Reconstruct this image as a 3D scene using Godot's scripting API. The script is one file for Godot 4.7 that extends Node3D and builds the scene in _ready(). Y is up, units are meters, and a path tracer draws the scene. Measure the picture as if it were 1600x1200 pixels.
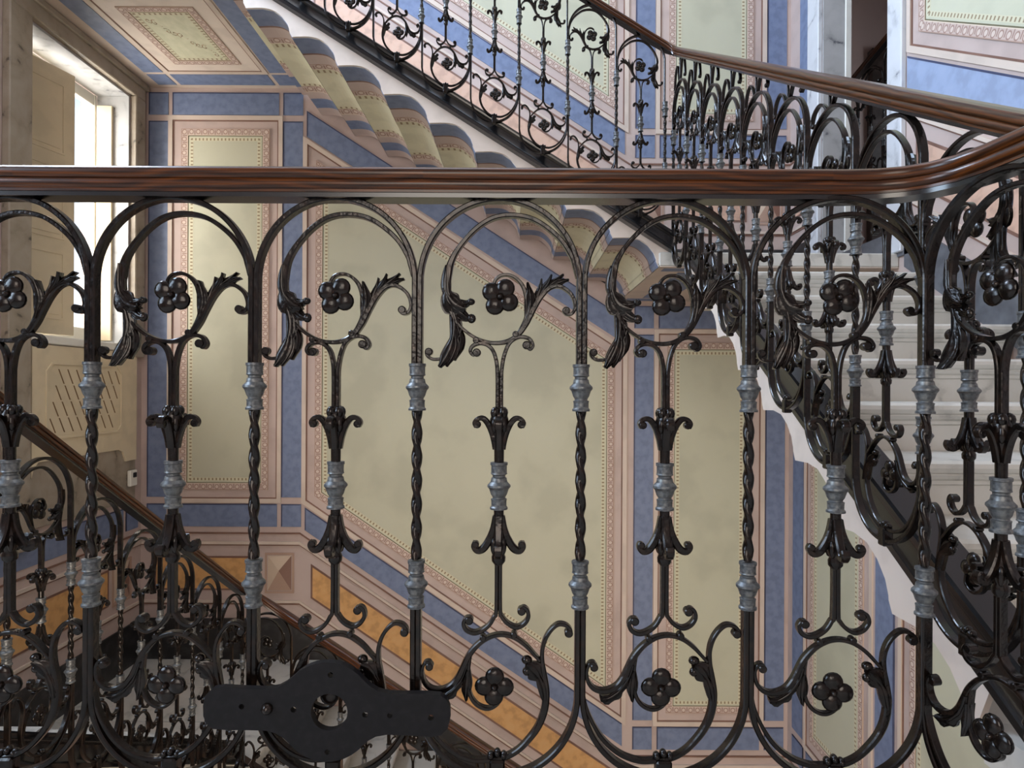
extends Node3D
# A painted stairwell seen through the wrought-iron balustrade of a half landing.
# x runs right, y up, the view goes along -z; V(x, y, d) is the point d metres in front of the eye.

const BW := 0.254            # width of one bay of ironwork
const BACK := 4.6            # distance of the back wall
const XL := -2.7             # left wall
const XR := 1.955            # right wall
const WELL := 3.3            # far edge of the open well
const XA := -1.4             # well side of the flight along the left wall
const XB := 0.79             # well side of the flight along the right wall
const F_HERE := -0.632       # floor the camera stands over
const F_LOW := -1.964        # lower landing in the far left corner
const F_UP := 2.22           # upper landing in the far left corner
const F_MID := 0.70          # landing in the far right corner
const F_DEEP := -3.55        # deep landing below that one
const XK := -1.555           # where the far left landings end on the back wall
const XKR := 0.80            # where the far right landings begin on the back wall

var M := {}
var shared := {}

func V(x: float, y: float, d: float) -> Vector3:
	return Vector3(x, y, -d)

# ---------------------------------------------------------------- mesh building
class MB:
	var v := PackedVector3Array()
	var n := PackedVector3Array()
	var u := PackedVector2Array()
	func tri(a: Vector3, b: Vector3, c: Vector3, na: Vector3, nb: Vector3, nc: Vector3, ua := Vector2.ZERO, ub := Vector2.ZERO, uc := Vector2.ZERO) -> void:
		var g := (b - a).cross(c - a)
		if g.length_squared() < 1e-18:
			return
		if g.dot(na + nb + nc) > 0.0:   # Godot's front faces run clockwise
			v.append_array([a, c, b]); n.append_array([na, nc, nb]); u.append_array([ua, uc, ub])
		else:
			v.append_array([a, b, c]); n.append_array([na, nb, nc]); u.append_array([ua, ub, uc])
	func quad(a: Vector3, b: Vector3, c: Vector3, d: Vector3, na: Vector3, nb: Vector3, nc: Vector3, nd: Vector3, ua := Vector2.ZERO, ub := Vector2.ZERO, uc := Vector2.ZERO, ud := Vector2.ZERO) -> void:
		tri(a, b, c, na, nb, nc, ua, ub, uc)
		tri(a, c, d, na, nc, nd, ua, uc, ud)
	func flat(a: Vector3, b: Vector3, c: Vector3, d: Vector3, nn: Vector3, ua := Vector2.ZERO, ub := Vector2.ZERO, uc := Vector2.ZERO, ud := Vector2.ZERO) -> void:
		quad(a, b, c, d, nn, nn, nn, nn, ua, ub, uc, ud)
	func mesh() -> ArrayMesh:
		var a := []
		a.resize(Mesh.ARRAY_MAX)
		a[Mesh.ARRAY_VERTEX] = v; a[Mesh.ARRAY_NORMAL] = n; a[Mesh.ARRAY_TEX_UV] = u
		var m := ArrayMesh.new()
		if v.size():
			m.add_surface_from_arrays(Mesh.PRIMITIVE_TRIANGLES, a)
		return m

func box(mb: MB, a: Vector3, b: Vector3) -> void:
	var lo := Vector3(minf(a.x, b.x), minf(a.y, b.y), minf(a.z, b.z))
	var hi := Vector3(maxf(a.x, b.x), maxf(a.y, b.y), maxf(a.z, b.z))
	for ax in 3:
		for s in [0, 1]:
			var nn := Vector3.ZERO
			nn[ax] = 1.0 if s else -1.0
			var p := lo if s == 0 else hi
			var i := (ax + 1) % 3
			var j := (ax + 2) % 3
			var q := [p, p, p, p]
			q[0][i] = lo[i]; q[0][j] = lo[j]; q[1][i] = hi[i]; q[1][j] = lo[j]
			q[2][i] = hi[i]; q[2][j] = hi[j]; q[3][i] = lo[i]; q[3][j] = hi[j]
			mb.flat(q[0], q[1], q[2], q[3], nn, Vector2(q[0][i], q[0][j]), Vector2(q[1][i], q[1][j]), Vector2(q[2][i], q[2][j]), Vector2(q[3][i], q[3][j]))

# box with bevelled edges, as stacked octagonal outline in x/y extruded along z with chamfered front
func bevel_box(mb: MB, a: Vector3, b: Vector3, e: float) -> void:
	var lo := Vector3(minf(a.x, b.x), minf(a.y, b.y), minf(a.z, b.z))
	var hi := Vector3(maxf(a.x, b.x), maxf(a.y, b.y), maxf(a.z, b.z))
	var c := (lo + hi) / 2.0
	var h := (hi - lo) / 2.0
	for ax in 3:
		var i := (ax + 1) % 3
		var j := (ax + 2) % 3
		for s in [-1.0, 1.0]:
			var nn := Vector3.ZERO
			nn[ax] = s
			var q := []
			for k in [[-1, -1], [1, -1], [1, 1], [-1, 1]]:
				var p := c
				p[ax] += s * h[ax]; p[i] += k[0] * (h[i] - e); p[j] += k[1] * (h[j] - e)
				q.append(p)
			mb.flat(q[0], q[1], q[2], q[3], nn)
			for t in [-1.0, 1.0]:        # the edge between faces ax/s and i/t
				var ne := Vector3.ZERO
				ne[ax] = s; ne[i] = t
				var w := []
				for k in [[0, -1], [1, -1], [1, 1], [0, 1]]:
					var p := c
					p[ax] += s * (h[ax] - (e if k[0] else 0.0)); p[i] += t * (h[i] - (0.0 if k[0] else e)); p[j] += k[1] * (h[j] - e)
					w.append(p)
				mb.flat(w[0], w[1], w[2], w[3], ne.normalized())
	for sx in [-1.0, 1.0]:
		for sy in [-1.0, 1.0]:
			for sz in [-1.0, 1.0]:
				var k := Vector3(sx, sy, sz)
				var p0 := c + k * (h - Vector3(0, e, e))
				var p1 := c + k * (h - Vector3(e, 0, e))
				var p2 := c + k * (h - Vector3(e, e, 0))
				var nn := k.normalized()
				mb.tri(p0, p1, p2, nn, nn, nn)

# polygon (a, b) carried to space by to(a, b, t), from t0 to t1
func prism(mb: MB, poly: PackedVector2Array, to: Callable, t0: float, t1: float, uvs := 1.0) -> void:
	var ids := Geometry2D.triangulate_polygon(poly)
	var o: Vector3 = to.call(poly[0].x, poly[0].y, t0)
	var up: Vector3 = (to.call(poly[0].x, poly[0].y, t1) - o).normalized()
	for k in range(0, ids.size(), 3):
		var p := [poly[ids[k]], poly[ids[k + 1]], poly[ids[k + 2]]]
		mb.tri(to.call(p[0].x, p[0].y, t1), to.call(p[1].x, p[1].y, t1), to.call(p[2].x, p[2].y, t1), up, up, up, p[0] * uvs, p[1] * uvs, p[2] * uvs)
		mb.tri(to.call(p[0].x, p[0].y, t0), to.call(p[1].x, p[1].y, t0), to.call(p[2].x, p[2].y, t0), -up, -up, -up, p[0] * uvs, p[1] * uvs, p[2] * uvs)
	var ccw := not Geometry2D.is_polygon_clockwise(poly)
	for k in poly.size():
		var a := poly[k]
		var b := poly[(k + 1) % poly.size()]
		var e := (b - a).normalized()
		var out2 := Vector2(e.y, -e.x) if ccw else Vector2(-e.y, e.x)
		var pa: Vector3 = to.call(a.x, a.y, t0)
		var nn: Vector3 = (to.call(a.x + out2.x, a.y + out2.y, t0) - pa).normalized()
		mb.flat(pa, to.call(b.x, b.y, t0), to.call(b.x, b.y, t1), to.call(a.x, a.y, t1), nn, a * uvs, b * uvs, b * uvs, a * uvs)

# rows of points as a smooth surface; hint = outward direction, or Vector3.ZERO for a tube around its rows' centres
func grid(mb: MB, rows: Array, closed: bool, hint := Vector3.ZERO) -> void:
	var nr := rows.size()
	var nc: int = rows[0].size()
	var ns := []
	for i in nr:
		var centre := Vector3.ZERO
		if hint == Vector3.ZERO:
			for p in rows[i]:
				centre += p
			centre /= nc
		var line := PackedVector3Array()
		for j in nc:
			var du: Vector3 = rows[mini(i + 1, nr - 1)][j] - rows[maxi(i - 1, 0)][j]
			var dv: Vector3 = (rows[i][(j + 1) % nc] - rows[i][(j + nc - 1) % nc]) if closed else (rows[i][mini(j + 1, nc - 1)] - rows[i][maxi(j - 1, 0)])
			var nn := du.cross(dv)
			var out: Vector3 = hint if hint != Vector3.ZERO else rows[i][j] - centre
			if nn.length_squared() < 1e-20:
				nn = out if out.length_squared() > 0.0 else (rows[i][j] - rows[clampi(i + (1 if i == 0 else -1), 0, nr - 1)][j])
			nn = nn.normalized()
			line.append(-nn if nn.dot(out) < 0.0 else nn)
		ns.append(line)
	for i in nr - 1:
		for j in (nc if closed else nc - 1):
			var k := (j + 1) % nc
			mb.quad(rows[i][j], rows[i][k], rows[i + 1][k], rows[i + 1][j], ns[i][j], ns[i][k], ns[i + 1][k], ns[i + 1][j], Vector2(i, j) * 0.1, Vector2(i, j + 1) * 0.1, Vector2(i + 1, j + 1) * 0.1, Vector2(i + 1, j) * 0.1)

func ball(mb: MB, c: Vector3, r: Vector3, turn := Basis(), seg := 10, rings := 6) -> void:
	var rows := []
	for i in rings + 1:
		var a := PI * i / rings
		var row := PackedVector3Array()
		for j in seg:
			var b := TAU * j / seg
			row.append(Vector3(sin(a) * cos(b), cos(a), sin(a) * sin(b)))
		rows.append(row)
	for i in rings:
		for j in seg:
			var k := (j + 1) % seg
			var q := [rows[i][j], rows[i][k], rows[i + 1][k], rows[i + 1][j]]
			var p := []
			var nn := []
			for w in q:
				p.append(c + turn * (w * r)); nn.append((turn * (w / r)).normalized())
			mb.quad(p[0], p[1], p[2], p[3], nn[0], nn[1], nn[2], nn[3])

# turned shape round the y axis through c: profile of (radius, y)
func lathe(mb: MB, prof: Array, c: Vector3, seg := 16, smooth := false) -> void:
	var nrm := []
	for i in prof.size() - 1:
		var e: Vector2 = prof[i + 1] - prof[i]
		nrm.append(Vector2(-e.y, e.x).normalized() * (-1.0 if e.y > 0.0 else 1.0))
	for i in prof.size() - 1:
		var n0: Vector2 = nrm[i]
		var n1: Vector2 = nrm[i]
		if smooth:
			n0 = (nrm[maxi(i - 1, 0)] + nrm[i]).normalized()
			n1 = (nrm[mini(i + 1, nrm.size() - 1)] + nrm[i]).normalized()
		if prof[i].x < 0.0001 and prof[i + 1].x < 0.0001:
			continue
		for j in seg:
			var a0 := TAU * j / seg
			var a1 := TAU * (j + 1) / seg
			var d0 := Vector3(cos(a0), 0, sin(a0))
			var d1 := Vector3(cos(a1), 0, sin(a1))
			var f := func(d: Vector3, q: Vector2) -> Vector3: return c + d * q.x + Vector3(0, q.y, 0)
			var g := func(d: Vector3, q: Vector2) -> Vector3: return d * q.x + Vector3(0, q.y, 0)
			mb.quad(f.call(d0, prof[i]), f.call(d1, prof[i]), f.call(d1, prof[i + 1]), f.call(d0, prof[i + 1]), g.call(d0, n0), g.call(d1, n0), g.call(d1, n1), g.call(d0, n1))

# Catmull-Rom through pts, carrying the widths along: [points, widths]
func curve(pts: Array, ws: Array, each := 5) -> Array:
	var p := PackedVector2Array()
	var w := PackedFloat32Array()
	var n := pts.size()
	for i in n - 1:
		var a: Vector2 = pts[maxi(i - 1, 0)]
		var b: Vector2 = pts[i]
		var c: Vector2 = pts[i + 1]
		var d: Vector2 = pts[mini(i + 2, n - 1)]
		for k in each:
			var t := float(k) / each
			p.append(b.cubic_interpolate(c, a, d, t))
			w.append(lerpf(ws[mini(i, ws.size() - 1)], ws[mini(i + 1, ws.size() - 1)], t))
	p.append(pts[n - 1]); w.append(ws[mini(n - 1, ws.size() - 1)])
	return [p, w]

# flat forged bar with bevelled edges along a curve in the x/y plane of the panel
func bar(mb: MB, pts: Array, ws: Array, dep: float, each := 5, turn := Basis()) -> void:
	var cw := curve(pts, ws, each)
	var p: PackedVector2Array = cw[0]
	var w: PackedFloat32Array = cw[1]
	var n := p.size()
	var rings := []
	var mm := []
	for i in n:
		var t := (p[mini(i + 1, n - 1)] - p[maxi(i - 1, 0)]).normalized()
		var m := Vector2(-t.y, t.x)
		var hw := w[i] / 2.0
		var hd := dep / 2.0
		var b := minf(hw, hd) * 0.4
		var ring := []
		for q in [Vector2(hw, hd - b), Vector2(hw - b, hd), Vector2(-hw + b, hd), Vector2(-hw, hd - b), Vector2(-hw, -hd + b), Vector2(-hw + b, -hd), Vector2(hw - b, -hd), Vector2(hw, -hd + b)]:
			ring.append(turn * Vector3(p[i].x + m.x * q.x, p[i].y + m.y * q.x, q.y))
		rings.append(ring)
		mm.append(m)
	var dirs := [Vector2(0.707, 0.707), Vector2(0, 1), Vector2(-0.707, 0.707), Vector2(-1, 0), Vector2(-0.707, -0.707), Vector2(0, -1), Vector2(0.707, -0.707), Vector2(1, 0)]
	for i in n - 1:
		for j in 8:
			var k := (j + 1) % 8
			var n0: Vector3 = turn * Vector3(mm[i].x * dirs[j].x, mm[i].y * dirs[j].x, dirs[j].y)
			var n1: Vector3 = turn * Vector3(mm[i + 1].x * dirs[j].x, mm[i + 1].y * dirs[j].x, dirs[j].y)
			mb.quad(rings[i][j], rings[i][k], rings[i + 1][k], rings[i + 1][j], n0, n0, n1, n1)
	for e in [0, n - 1]:
		var t := (p[1] - p[0]) if e == 0 else (p[n - 1] - p[n - 2])
		var nn: Vector3 = turn * Vector3(t.x, t.y, 0).normalized() * (-1.0 if e == 0 else 1.0)
		for j in range(1, 7):
			mb.tri(rings[e][0], rings[e][j], rings[e][j + 1], nn, nn, nn)

# rolled end of a scroll: a small drum across the bar
func roll(mb: MB, c: Vector2, r: float, dep: float, turn := Basis()) -> void:
	var h := dep / 2.0
	for j in 12:
		var a := TAU * j / 12
		var b := TAU * (j + 1) / 12
		var da := Vector3(cos(a), sin(a), 0)
		var db := Vector3(cos(b), sin(b), 0)
		var o := Vector3(c.x, c.y, 0)
		mb.quad(turn * (o + da * r + Vector3(0, 0, h - 0.0015)), turn * (o + db * r + Vector3(0, 0, h - 0.0015)), turn * (o + db * r + Vector3(0, 0, -h + 0.0015)), turn * (o + da * r + Vector3(0, 0, -h + 0.0015)), turn * da, turn * db, turn * db, turn * da)
		for s in [-1.0, 1.0]:
			var z := Vector3(0, 0, s * h)
			var nz := turn * Vector3(0, 0, s)
			var e0 := (turn * (da + Vector3(0, 0, s))).normalized()
			var e1 := (turn * (db + Vector3(0, 0, s))).normalized()
			mb.quad(turn * (o + da * r + z - Vector3(0, 0, s * 0.0015)), turn * (o + db * r + z - Vector3(0, 0, s * 0.0015)), turn * (o + db * r * 0.75 + z), turn * (o + da * r * 0.75 + z), e0, e1, e1, e0)
			mb.tri(turn * (o + z), turn * (o + da * r * 0.75 + z), turn * (o + db * r * 0.75 + z), nz, nz, nz)

# acanthus leaf: a lobed, ribbed, solid blade along a spine; hl / hr = half widths to the left and right of the spine
func leaf(mb: MB, pts: Array, hl: Array, hr: Array, lobes: int, thick: float, curl := 0.0, zoff := 0.0) -> void:
	var each := 4
	var cl := curve(pts, hl, each)
	var cr := curve(pts, hr, each)
	var p: PackedVector2Array = cl[0]
	var n := p.size()
	var front := []
	var back := []
	for i in n:
		var t := (p[mini(i + 1, n - 1)] - p[maxi(i - 1, 0)]).normalized()
		var m := Vector2(-t.y, t.x)
		var u := float(i) / (n - 1)
		var lob := 0.55 + 0.45 * absf(sin(PI * (u * lobes + 0.12)))
		if u > 0.97 or u < 0.03:
			lob = 0.75
		var zc := zoff + curl * u * u
		var a := PackedVector3Array()
		var b := PackedVector3Array()
		for j in 9:
			var s := (j - 4) / 4.0
			var w: float = (cl[1][i] if s > 0.0 else cr[1][i]) * absf(s) * lob
			var q: Vector2 = p[i] + m * (w if s > 0.0 else -w) - t * absf(s) * w * 0.35
			var th := thick * (0.25 + 0.75 * (1.0 - absf(s))) * (1.0 + 0.3 * (1.0 if j % 2 == 0 else -1.0))
			var cup := curl * 0.25 * s * s
			a.append(Vector3(q.x, q.y, zc + cup + th * 0.5))
			b.append(Vector3(q.x, q.y, zc + cup - th * 0.5))
		front.append(a)
		back.append(b)
	grid(mb, front, false, Vector3(0, 0, 1))
	grid(mb, back, false, Vector3(0, 0, -1))
	for i in n - 1:
		for e in [0, 8]:
			var o: Vector3 = (front[i][e] - front[i][4]).normalized()
			mb.quad(front[i][e], front[i + 1][e], back[i + 1][e], back[i][e], o, o, o, o)
	for i in [0, n - 1]:
		var t3: Vector3 = (front[1][4] - front[0][4]).normalized() * (-1.0 if i == 0 else 1.0)
		for j in 8:
			mb.quad(front[i][j], front[i][j + 1], back[i][j + 1], back[i][j], t3, t3, t3, t3)

# handrail or string: a closed section (side, height) carried along a path
func sweep(mb: MB, path: Array, sec: Array, ulen := 1.0) -> void:
	var n := path.size()
	var rights := []
	var run := PackedFloat32Array([0.0])
	for i in n:
		var r := Vector3.ZERO
		var steps := [[maxi(i - 1, 0), i], [i, mini(i + 1, n - 1)]]
		var sides := []
		for s in steps:
			if s[0] != s[1]:
				var t: Vector3 = path[s[1]] - path[s[0]]
				t.y = 0
				sides.append(t.normalized().cross(Vector3.UP))
		r = (sides[0] + sides[-1]).normalized()
		rights.append(r / maxf(0.5, r.dot(sides[0])))
		if i:
			run.append(run[-1] + (path[i] - path[i - 1]).length())
	var ns := []
	var around := [0.0]
	for j in sec.size():
		var e: Vector2 = sec[(j + 1) % sec.size()] - sec[j]
		ns.append(Vector2(e.y, -e.x).normalized())
		around.append(around[-1] + e.length())
	var area := 0.0
	for j in sec.size():
		area += sec[j].cross(sec[(j + 1) % sec.size()])
	if area < 0.0:
		for j in ns.size():
			ns[j] = -ns[j]
	for i in n - 1:
		for j in sec.size():
			var k: int = (j + 1) % sec.size()
			var n0: Vector2 = ns[j]
			var n1: Vector2 = ns[j]
			if ns[j].dot(ns[j - 1]) > 0.75: n0 = (ns[j] + ns[j - 1]).normalized()
			if ns[j].dot(ns[k]) > 0.75: n1 = (ns[j] + ns[k]).normalized()
			var f := func(ii: int, q: Vector2) -> Vector3: return path[ii] + rights[ii] * q.x + Vector3(0, q.y, 0)
			var g := func(ii: int, q: Vector2) -> Vector3: return (rights[ii].normalized() * q.x + Vector3(0, q.y, 0)).normalized()
			mb.quad(f.call(i, sec[j]), f.call(i, sec[k]), f.call(i + 1, sec[k]), f.call(i + 1, sec[j]), g.call(i, n0), g.call(i, n1), g.call(i + 1, n1), g.call(i + 1, n0), Vector2(run[i], around[j]) * ulen, Vector2(run[i], around[j + 1]) * ulen, Vector2(run[i + 1], around[j + 1]) * ulen, Vector2(run[i + 1], around[j]) * ulen)
	for e in [0, n - 1]:
		var t: Vector3 = (path[1] - path[0]) if e == 0 else (path[n - 1] - path[n - 2])
		var nn := t.normalized() * (-1.0 if e == 0 else 1.0)
		var ids := Geometry2D.triangulate_polygon(PackedVector2Array(sec))
		for k in range(0, ids.size(), 3):
			var q := []
			for m in 3:
				var s: Vector2 = sec[ids[k + m]]
				q.append(path[e] + rights[e] * s.x + Vector3(0, s.y, 0))
			mb.tri(q[0], q[1], q[2], nn, nn, nn)

# ---------------------------------------------------------------- nodes
func put(called: String, m: Mesh, material: Material, parent: Node, at := Transform3D()) -> MeshInstance3D:
	var o := MeshInstance3D.new()
	o.name = called
	o.mesh = m
	o.material_override = null
	if m.get_surface_count():
		o.set_surface_override_material(0, material)
	o.transform = at
	o.cast_shadow = GeometryInstance3D.SHADOW_CASTING_SETTING_ON
	parent.add_child(o, true)
	return o

func numbered(called: String) -> String:
	if not has_node(NodePath(called)):
		return called
	var k := 1
	while has_node(NodePath("%s_%03d" % [called, k])):
		k += 1
	return "%s_%03d" % [called, k]

func tag(o: Node, label: String, category: String, group := "") -> void:
	o.set_meta("label", label)
	o.set_meta("category", category)
	if group:
		o.set_meta("group", group)

func thing(called: String, label: String, category: String, at := Vector3.ZERO, group := "") -> Node3D:
	var o := Node3D.new()
	o.name = numbered(called)
	add_child(o)
	o.position = at
	tag(o, label, category, group)
	return o

func structure(called: String, mb: MB, material: Material, label: String) -> MeshInstance3D:
	var o := put(numbered(called), mb.mesh(), material, self)
	o.set_meta("kind", "structure")
	o.set_meta("label", label)
	return o

# ---------------------------------------------------------------- materials
func C(r: int, g: int, b: int) -> Color:
	return Color8(r, g, b)

func noise_tex(freq: float, colours: Array, stops: Array, seed_: int, kind := FastNoiseLite.FRACTAL_FBM, oct := 4, size := 256, warp := 0.0) -> NoiseTexture2D:
	var f := FastNoiseLite.new()
	f.noise_type = FastNoiseLite.TYPE_SIMPLEX_SMOOTH
	f.frequency = freq
	f.fractal_type = kind
	f.fractal_octaves = oct
	f.seed = seed_
	if warp > 0.0:
		f.domain_warp_enabled = true
		f.domain_warp_amplitude = warp
		f.domain_warp_frequency = freq
	var g := Gradient.new()
	g.offsets = PackedFloat32Array(stops)
	g.colors = PackedColorArray(colours)
	var t := NoiseTexture2D.new()
	t.width = size
	t.height = size
	t.seamless = true
	t.noise = f
	t.color_ramp = g
	return t

func std(called: String, c: Color, rough: float, metal := 0.0, spec := 0.5) -> StandardMaterial3D:
	var m := StandardMaterial3D.new()
	m.resource_name = called
	m.albedo_color = c
	m.roughness = rough
	m.metallic = metal
	m.metallic_specular = spec
	return m

# plain paint with faint brushed mottling
func paint(called: String, c: Color, vary: float, freq := 0.012, scale := 0.9, rough := 0.55) -> StandardMaterial3D:
	var m := std(called, Color.WHITE, rough, 0.0, 0.5)
	var d := c.darkened(vary)
	var l := c.lightened(vary * 0.6)
	m.albedo_texture = noise_tex(freq, [d, c, l], [0.25, 0.5, 0.78], hash(called) % 1000, FastNoiseLite.FRACTAL_FBM, 5)
	m.uv1_triplanar = true
	m.uv1_world_triplanar = true
	m.uv1_scale = Vector3(scale, scale, scale)
	return m

func print_tex(w: int, h: int, f: Callable) -> ImageTexture:
	var im := Image.create(w, h, false, Image.FORMAT_RGB8)
	for y in h:
		for x in w:
			im.set_pixel(x, y, f.call((x + 0.5) / w, (y + 0.5) / h))
	return ImageTexture.create_from_image(im)

func make_materials() -> void:
	M.pink = paint("pink_plaster", C(190, 170, 162), 0.05)
	M.beige = paint("beige_paint", C(206, 189, 175), 0.04)
	M.brown = paint("brown_painted_line", C(122, 88, 74), 0.1)
	M.darkblue = paint("dark_blue_painted_line", C(62, 68, 98), 0.1)
	M.blue = paint("blue_paint", C(111, 124, 153), 0.07, 0.03, 1.6)
	M.lit_blue = paint("pale_blue_paint", C(148, 162, 190), 0.07, 0.02, 1.2)  # paler blue, lightened further in place of missing light on the right wall
	M.green = paint("green_paint", C(188, 186, 163), 0.05, 0.012, 0.5)
	M.palegreen = paint("pale_green_paint", C(196, 194, 170), 0.03)
	M.olive = paint("olive_painted_line", C(104, 98, 72), 0.1)
	M.cream = paint("cream_paint", C(214, 209, 182), 0.04, 0.015, 1.2)
	M.white = paint("white_plaster", C(218, 203, 190), 0.04, 0.02, 1.0)
	M.orange = paint("orange_marbled_paint", C(210, 160, 102), 0.09, 0.02, 2.0, 0.6)
	M.rose = paint("rose_marbled_paint", C(206, 168, 146), 0.08, 0.02, 2.0, 0.6)
	M.skirting = paint("black_skirting", C(40, 38, 38), 0.15, 0.03, 1.0, 0.5)
	M.slate = paint("grey_skirting_stone", C(92, 93, 98), 0.12, 0.03, 1.0, 0.55)
	M.joinery = paint("cream_joinery_paint", C(214, 198, 168), 0.04, 0.02, 1.0, 0.5)
	M.slot = std("dark_slot", C(120, 92, 62), 0.9)
	M.lightwood = paint("white_window_paint", C(228, 226, 218), 0.03, 0.02, 1.0, 0.4)
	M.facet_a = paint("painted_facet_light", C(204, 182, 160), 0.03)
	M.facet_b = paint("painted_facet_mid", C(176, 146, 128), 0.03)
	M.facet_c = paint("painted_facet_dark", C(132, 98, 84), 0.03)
	# marbles
	var veins := func(called: String, base: Color, vein: Color, sc: float, rough: float, sd: int) -> StandardMaterial3D:
		var m := std(called, Color.WHITE, rough)
		m.albedo_texture = noise_tex(0.006, [vein, base.darkened(0.12), base, base.lightened(0.1)], [0.06, 0.16, 0.42, 0.9], sd, FastNoiseLite.FRACTAL_PING_PONG, 4, 512, 40.0)
		m.uv1_triplanar = true
		m.uv1_world_triplanar = true
		m.uv1_scale = Vector3(sc, sc, sc)
		return m
	M.marble = veins.call("white_marble", C(200, 197, 189), C(160, 158, 155), 0.8, 0.4, 3)
	M.greymarble = veins.call("grey_veined_marble", C(172, 172, 172), C(92, 94, 100), 0.7, 0.45, 8)
	M.brownmarble = veins.call("brown_grey_marble", C(150, 138, 122), C(84, 76, 66), 0.7, 0.5, 15)
	M.palemarble = veins.call("pale_veined_marble", C(206, 208, 212), C(112, 116, 126), 0.7, 0.4, 21)
	# iron, zinc and wood
	M.iron = std("wrought_iron", Color.WHITE, 0.26, 0.35, 0.5)
	M.iron.albedo_texture = noise_tex(0.03, [C(12, 9, 8), C(21, 15, 12), C(38, 26, 19)], [0.25, 0.55, 0.85], 4)
	M.iron.uv1_triplanar = true
	M.iron.uv1_scale = Vector3(5, 5, 5)
	M.iron.roughness_texture = noise_tex(0.05, [Color(0.7, 0.7, 0.7), Color.WHITE], [0.3, 0.7], 9)
	M.iron.normal_enabled = true
	M.iron.normal_scale = 0.12
	M.iron.normal_texture = noise_tex(0.06, [Color.BLACK, Color.WHITE], [0.2, 0.8], 14)
	M.iron.normal_texture.as_normal_map = true
	M.iron.normal_texture.bump_strength = 3.0
	M.zinc = std("grey_zinc_collar", Color.WHITE, 0.42, 0.5)
	M.zinc.albedo_texture = noise_tex(0.03, [C(66, 68, 71), C(92, 95, 98), C(122, 123, 120)], [0.25, 0.5, 0.8], 5)
	M.zinc.uv1_triplanar = true
	M.zinc.uv1_scale = Vector3(14, 14, 14)
	M.plate = std("blackened_iron_plate", Color.WHITE, 0.55, 0.0, 0.35)
	M.plate.albedo_texture = noise_tex(0.04, [C(12, 11, 14), C(16, 15, 18), C(22, 20, 23)], [0.3, 0.55, 0.8], 6)
	M.plate.uv1_triplanar = true
	M.plate.uv1_scale = Vector3(6, 6, 6)
	M.string = std("black_painted_string", C(16, 16, 18), 0.22, 0.0, 0.6)
	var grain := print_tex(512, 64, func(x: float, y: float) -> Color:
		var k := 0.5 + 0.28 * sin(y * 48.0 + 2.6 * sin(x * 9.0) + 1.3 * sin(x * 23.0 + y * 9.0)) + 0.22 * sin(y * 131.0 + 3.0 * sin(x * 6.28))
		return C(30, 14, 7).lerp(C(96, 50, 15), clampf(k, 0.0, 1.0)))
	M.wood = std("polished_mahogany", Color.WHITE, 0.3, 0.0, 0.4)
	M.wood.albedo_texture = grain
	M.wood.uv1_scale = Vector3(1.6, 9.0, 1)
	M.wood.clearcoat_enabled = true
	M.wood.clearcoat = 0.15
	M.wood.clearcoat_roughness = 0.18
	# painted ornament running along the mouldings
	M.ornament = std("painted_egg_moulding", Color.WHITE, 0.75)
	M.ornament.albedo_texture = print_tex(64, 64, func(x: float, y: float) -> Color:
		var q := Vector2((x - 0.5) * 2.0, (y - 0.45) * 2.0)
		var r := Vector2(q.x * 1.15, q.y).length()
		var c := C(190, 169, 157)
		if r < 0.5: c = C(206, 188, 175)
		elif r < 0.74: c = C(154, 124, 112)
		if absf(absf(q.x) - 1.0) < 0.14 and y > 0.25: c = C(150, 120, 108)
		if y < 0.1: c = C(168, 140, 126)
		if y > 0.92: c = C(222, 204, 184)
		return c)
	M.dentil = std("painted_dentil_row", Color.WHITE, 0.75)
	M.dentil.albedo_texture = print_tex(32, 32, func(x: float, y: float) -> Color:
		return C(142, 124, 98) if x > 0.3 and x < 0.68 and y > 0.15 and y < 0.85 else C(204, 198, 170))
	M.arabesque = std("cream_field_with_painted_scrolls", Color.WHITE, 0.75)
	M.arabesque.albedo_texture = arabesque()
	M.daylight = std("frosted_pane", C(240, 244, 250), 0.2)
	M.device = std("white_plastic", C(232, 228, 216), 0.4)
	M.blackplastic = std("black_plastic", C(22, 22, 24), 0.4)
	M.darkwood = paint("dark_brown_door_paint", C(58, 46, 40), 0.15, 0.03, 1.0, 0.5)

func arabesque() -> ImageTexture:
	var im := Image.create(256, 256, false, Image.FORMAT_RGB8)
	var f := FastNoiseLite.new()
	f.seed = 31
	f.frequency = 0.02
	for y in 256:
		for x in 256:
			im.set_pixel(x, y, C(208, 205, 178).lerp(C(196, 195, 166), clampf(0.5 + f.get_noise_2d(x, y), 0, 1)))
	var rng := RandomNumberGenerator.new()
	rng.seed = 12
	var ink := [C(128, 104, 78), C(150, 120, 90), C(112, 100, 72)]
	for k in 9:                                    # curling stems set along a diagonal
		var c := Vector2(28 + k * 25, 226 - k * 24 + 14 * sin(k * 2.1))
		var turn := 1.0 if k % 2 else -1.0
		for s in 90:
			var a := turn * s * 0.075 + k
			var r := 17.0 - s * 0.17
			var p := c + Vector2(cos(a), sin(a)) * r
			dot(im, p, 1.1 if s % 9 else 2.4, ink[(k + s / 30) % 3])
		for s in 26:
			dot(im, c + Vector2(s, -s * 0.96 + 5.0 * sin(s * 0.3)), 0.9, ink[k % 3])
	return ImageTexture.create_from_image(im)

func dot(im: Image, p: Vector2, r: float, c: Color) -> void:
	for y in range(int(p.y - r), int(p.y + r) + 2):
		for x in range(int(p.x - r), int(p.x + r) + 2):
			if x >= 0 and y >= 0 and x < im.get_width() and y < im.get_height() and Vector2(x, y).distance_to(p) <= r:
				im.set_pixel(x, y, c)

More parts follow.
